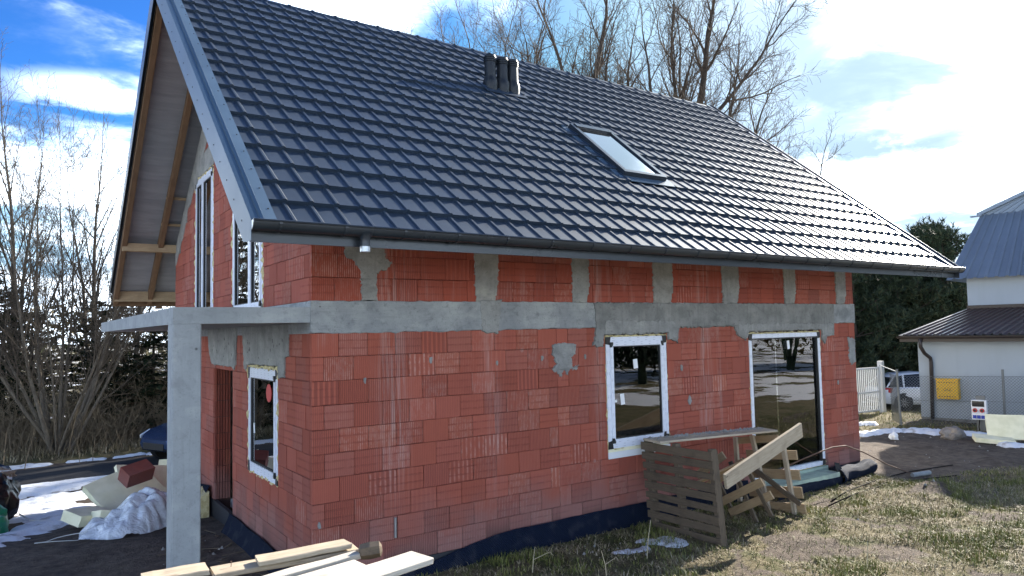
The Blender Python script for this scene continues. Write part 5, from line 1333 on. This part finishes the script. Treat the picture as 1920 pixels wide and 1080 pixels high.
# tall bare trees behind the ridge
GR = 'tall bare trees behind the house'
t1 = tree_parts(41, dict(stems=[((0, 0, 0), (.02, .0, 1), 6.2, .20)], cfg=[dict(c, kids=k) for c, k in zip(ROUND, (8, 10, 10, 6, 0))]))
print_b(t1)
t2_ = tree_parts(57, dict(stems=[((0, 0, 0), (-.05, .0, 1), 6.0, .18), ((.2, .1, 0), (.16, .05, 1), 5.6, .15)], cfg=ROUND2))
r1 = put_tree('bare_tree', 'broad bare tree rising above the right end of the ridge', t1, ('bark_dark', 'twig'), (30.2, 22.1, -.6), .6, 2.4, GR)
r2 = put_tree('bare_tree', 'twin stemmed bare tree behind the middle of the ridge', t2_, ('bark_dark', 'twig'), (22.8, 21.5, -.6), 1.9, 2.25, GR)
for src, x, y, rz, s, lab in ((r1, 21.2, 25., 2.4, 2.0, 'bare tree behind the three vent pipes'), (r2, 27.5, 23.1, 4.2, 2.1, 'thinner bare tree between the two largest crowns'), (r2, 32.2, 17.2, 5.2, 1.35, 'lower bare tree sloping down beside the right verge'), (r1, 20.4, 28.2, 4.4, 1.95, 'bare tree farthest left above the ridge')):
    put_tree('bare_tree', lab, None, None, (x, y, -.3), rz, s, GR, src)
# conifers
def conifer(seed, H, Rb, pine=False, m='needles'):
    g = random.Random(seed); tk = MB(); tk.tube([(0, 0, -.3), (.05, .02, H*.5), (0, 0, H)], [H*.022, H*.014, .01], 7)
    vs = []; fs = []; rr = []
    def spray(p, d, L, n, w):
        s = d.cross(V3((0, 0, 1)));
        if s.length < .05: s = V3((1, 0, 0))
        s.normalize()
        for i in range(n):
            t = i/n; q = p+d*(L*t); side = 1 if i % 2 else -1
            e = q+(d*.55+s*side*(1-.55*t)+V3((0, 0, g.uniform(-.35, .35)))).normalized()*w*g.uniform(.6, 1.2)*(1.1-.6*t)
            wd = (d*.42+V3((0, 0, g.uniform(-.3, .3))))*w*.7
            o = len(vs); vs.extend((tuple(q), tuple(q+wd), tuple(e))); fs.append((o, o+1, o+2)); rr.append(g.random())
    if not pine:
        z = .25
        while z < H-.1:
            t = z/H; R_ = Rb*(1-t)**.8*g.uniform(.75, 1.15)+.06
            for k in range(max(5, int(11-4*t))):
                a = g.uniform(0, 6.283); d = V3((math.cos(a), math.sin(a), g.uniform(-.35, .1)+.5*t)).normalized()
                L = R_*g.uniform(.7, 1.1); p0 = V3((0, 0, z+g.uniform(-.1, .1)))
                fine_n = int(14+L*20)
                spray(p0+d*(L*.15), d, L*.85, fine_n, .16+.18*L*.6)
                for j in range(int(4+L*6)):
                    q = p0+d*(L*g.uniform(.3, .95)); d2 = (d*.7+V3((g.gauss(0, .6), g.gauss(0, .6), -.25))).normalized(); spray(q, d2, .22+.24*L*g.random(), 9, .15)
            z += .24+.12*g.random()
    else:
        z = H*.07
        while z < H-.2:
            t = z/H; R_ = Rb*(max(0, math.sin(min(1, max(.12, (t+.05)*.95))*math.pi))**.6*.75+.2)*g.uniform(.7, 1.15)
            for k in range(7):
                a = g.uniform(0, 6.283); d = V3((math.cos(a), math.sin(a), g.uniform(.05, .5)+.8*t*t)).normalized(); L = R_*g.uniform(.6, 1.1); p0 = V3((0, 0, z))
                tk.tube([p0, p0+d*L*.6, p0+d*L+V3((0, 0, .12*L))], [.035*(1-t)+.012, .02, .006], 4, False)
                for j in range(int(7+L*9)):
                    q = p0+d*(L*g.uniform(.25, 1.05))+V3((g.gauss(0, .18), g.gauss(0, .18), g.gauss(0, .12))); u = V3((g.gauss(0, .5), g.gauss(0, .5), .8)).normalized()
                    for i in range(16):
                        e = (u*.75+V3((g.gauss(0, .5), g.gauss(0, .5), g.gauss(0, .4)))).normalized()*g.uniform(.14, .3); q2 = q+u*(.22*g.random()); w = e.cross(V3((g.random()-.5, g.random()-.5, g.random()-.5))).normalized()*.022
                        o = len(vs); vs.extend((tuple(q2-w), tuple(q2+w), tuple(q2+e))); fs.append((o, o+1, o+2)); rr.append(g.random())
            z += .34+.2*g.random()
    cr = MB(); cr.v = vs; cr.f = fs; cr.r = rr; cr.uv = [None]*len(fs)
    return tk, cr
def put_con(name, label, tc_, m, loc, rz, sc, group, first=None):
    if first is None:
        t = thing(name, label, 'tree', loc, rz, group); tc_[0].build('trunk', 'bark_dark', t); tc_[1].build('crown', m, t, rattr=True)
    else: t = copy_tree(first); t.location = loc; t.rotation_euler = (0, 0, rz); t['label'] = label; t['group'] = group
    t.scale = sc; return t
GS = 'dark spruces behind the lane'
s1 = put_con('spruce_tree', 'tall dark spruce at the left behind the pale stems', conifer(3, 7.6, 2.1), 'needles', (-3.7, 18.6, -.6), 0, (1, 1, 1), GS)
s2 = put_con('spruce_tree', 'low bushy spruce right behind the willow stems', conifer(9, 4.2, 1.7), 'needles', (-.6, 17.6, -.6), 1., (1, 1, 1), GS)
for x, y, rz, s, lab, src in ((.9, 17.0, 2., (1.15, 1.15, .85), 'dark bushy spruce just left of the pillar', s2), (2.3, 18., 3.1, (1.2, 1.2, .95), 'bushy spruce behind the blue car', s2), (-2.2, 18.2, 4.2, (1.2, 1.2, .9), 'squat spruce in the gloom behind the willow foot', s2), (-4.9, 17.2, 5.1, (1.1, 1.1, 1.), 'bushy spruce at the left picture edge', s2), (-5.9, 19.6, 1.2, (1.1, 1.1, .9), 'tall spruce just outside beyond the left edge', s1), (3.9, 19.6, 2.2, (1.3, 1.3, 1.0), 'spruce seen under the balcony slab', s2), (.2, 19.6, 2.9, (1.3, 1.3, 1.0), 'spruce deep in the thicket behind the willow', s2), (-2.9, 20.6, 2.6, (1.3, 1.3, 1.1), 'spruce deep in the thicket behind the tall one', s2)):
    put_con('spruce_tree', lab, None, 'needles', (x, y, -.6), rz, s, GS, src)
GP = 'pines behind the right corner of the house'
p1 = put_con('pine_tree', 'pine with upright shoots showing above the right eaves', conifer(14, 7.2, 2.2, True), 'needles_pine', (33.8, 9.05, -1.2), 0, (1, 1, 1.05), GP)
p2 = put_con('pine_tree', 'dense pine just right of the brick corner', conifer(17, 6.0, 2.4, True), 'needles_pine', (29.2, 11.0, -1.2), 0, (1.1, 1.1, 1.1), GP)
for x, y, rz, s, lab, src in ((32.0, 11.5, 1.4, (1.1, 1.1, 1.0), 'pine second from the brick corner', p2), (32.0, 10.27, 2.7, (1., 1., .95), 'pine in the middle of the pine row', p2), (35.0, 10.6, 3.6, (1.1, 1.1, 1.1), 'pine in the second row near the gable', p1), (31.4, 13.1, 4.4, (1.2, 1.2, 1.1), 'pine hidden mostly by the brick corner', p2), (37.9, 9.9, 5.4, (1.2, 1.2, 1.), 'pine behind the lean to roof', p2), (36.4, 13.3, 5.9, (1.2, 1.2, 1.2), 'pine at the back of the pine row', p2), (39.6, 12.3, .7, (1.2, 1.2, 1.2), 'pine behind the one with upright shoots', p1), (34.2, 9.9, 1.9, (1., 1., .8), 'low bushy pine behind the white car', p2), (30.4, 10.6, 2.2, (1., 1., .75), 'low bushy pine behind the gate', p2), (41.4, 14.7, 2.9, (1.4, 1.4, 1.2), 'pine farthest back in the pine row', p2)):
    put_con('pine_tree', lab, None, 'needles_pine', (x, y, ground_at(x, y)), rz, s, GP, src)
# trees across the lawn behind the viewer, mirrored in the window glass
mw = MB()
for i, (x, y) in enumerate(((16, -19), (19, -22), (22.5, -18), (26, -21), (29, -18), (32.5, -22), (36, -19), (40, -21), (44, -17), (48, -20), (52, -16), (57, -18), (46, -26), (34, -27))):
    T = Matrix.Translation((x, y, -.4)) @ Matrix.Rotation(i*1.3, 4, 'Z') @ Matrix.Diagonal((1.5, 1.5, 1.6+.2*(i % 3), 1))
    bare = i % 3 != 2
    if bare: T = Matrix.Translation((x, y+2.5*(i % 2), -.4)) @ Matrix.Rotation(i*1.3, 4, 'Z') @ Matrix.Scale(.85+.1*(i % 3), 4)
    for ch in (r2 if bare else p1).children:
        v = np.array([0.]*3*len(ch.data.vertices)); ch.data.vertices.foreach_get('co', v); v = v.reshape(-1, 3) @ np.array(T.to_3x3()).T+np.array(T.translation)
        mw.add(v.tolist(), [tuple(p.vertices) for p in ch.data.polygons], r=.4)
o = mw.build('distant_woods', 'needles_pine', rattr=True); tag(o, 'open wood across the snowy field mirrored in the window glass', 'woods', kind='stuff')
# dry undergrowth
def thicket(seed, n, sx, sy, h, m='thicket'):
    g = random.Random(seed); b = MB(); lf = MB()
    for i in range(n):
        x, y = g.gauss(0, sx), g.gauss(0, sy); L = h*g.uniform(.4, 1.1); d = V3((g.gauss(0, .35), g.gauss(0, .35), 1)).normalized(); p = V3((x, y, -.1)); pts = [p]
        for k in range(4): d = (d+V3((g.gauss(0, .14), g.gauss(0, .14), -.03))).normalized(); pts.append(pts[-1]+d*(L/4))
        b.tube(pts, [.009, .008, .006, .004, .003], 3, False)
        for k in range(5):
            q = pts[g.randint(1, 3)].lerp(pts[-1], g.random()); e = V3((g.gauss(0, .5), g.gauss(0, .5), g.uniform(.1, .8))).normalized()*L*g.uniform(.1, .3); b.tube([q, q+e*.6, q+e], [.004, .003, .002], 3, False)
    return b
GT = 'leafless bushes along the lane'
bm1 = thicket(2, 230, .75, .3, 1.5); t = thing('bare_bush', 'dry brown brushwood at the foot of the willow', 'bush', (-1.5, 15.9, -.6), 0, GT); bm1.build('twigs', 'brush', t)
for x, y, rz, s, lab in ((.1, 16.3, 1., (1, 1, .8), 'leafless bush between the willow and the blue car'), (1.5, 16.2, 2., (1.1, 1, 1.1), 'leafless bush behind the blue car'), (-3.1, 16.4, 3., (1, 1, .9), 'leafless bush left of the willow foot'), (2.4, 19.5, 4., (1.8, 1.8, 2.1), 'tall tan brushwood seen beneath the balcony slab'), (.9, 20.5, 5., (1.8, 1.8, 2.0), 'tan brushwood right of the willow stems'), (3.9, 18.2, .6, (1.6, 1.5, 1.9), 'tan brushwood beside the pillar top'), (-.6, 16.9, .9, (1.5, 1.3, 1.6), 'brown brushwood rising behind the willow fork'), (-2.6, 17.0, 2.9, (1.5, 1.2, 1.5), 'brown brushwood behind the leftmost willow stems'), (1.1, 17.6, 3.9, (1.4, 1.3, 1.7), 'brown brushwood just left of the concrete pillar')):
    c_ = copy_tree(t); c_.location = (x, y, -.6); c_.rotation_euler = (0, 0, rz); c_.scale = s; c_['label'] = lab
# far woods closing the horizon
b = MB(); g = random.Random(8); fs = []
for i in range(15000):
    a = math.radians(g.uniform(-62, 130)); d = g.uniform(58, 78); x, y = -2.5+d*math.sin(a), -7+d*math.cos(a); H = 4.6+1.6*fbm(a*9, 0, 1.)
    z = g.random()**.8*H; w = g.uniform(.12, .42); e = V3((g.gauss(0, 1), g.gauss(0, 1), g.gauss(0, 1)))*w
    b.add([(x, y, z), V3((x, y, z))+e, (x+g.gauss(0, w), y+g.gauss(0, w), z+w)], [(0, 1, 2)], r=g.random())
o = b.build('distant_woods', 'thicket', rattr=True); tag(o, 'low tan and green woods along the horizon', 'woods', kind='stuff')
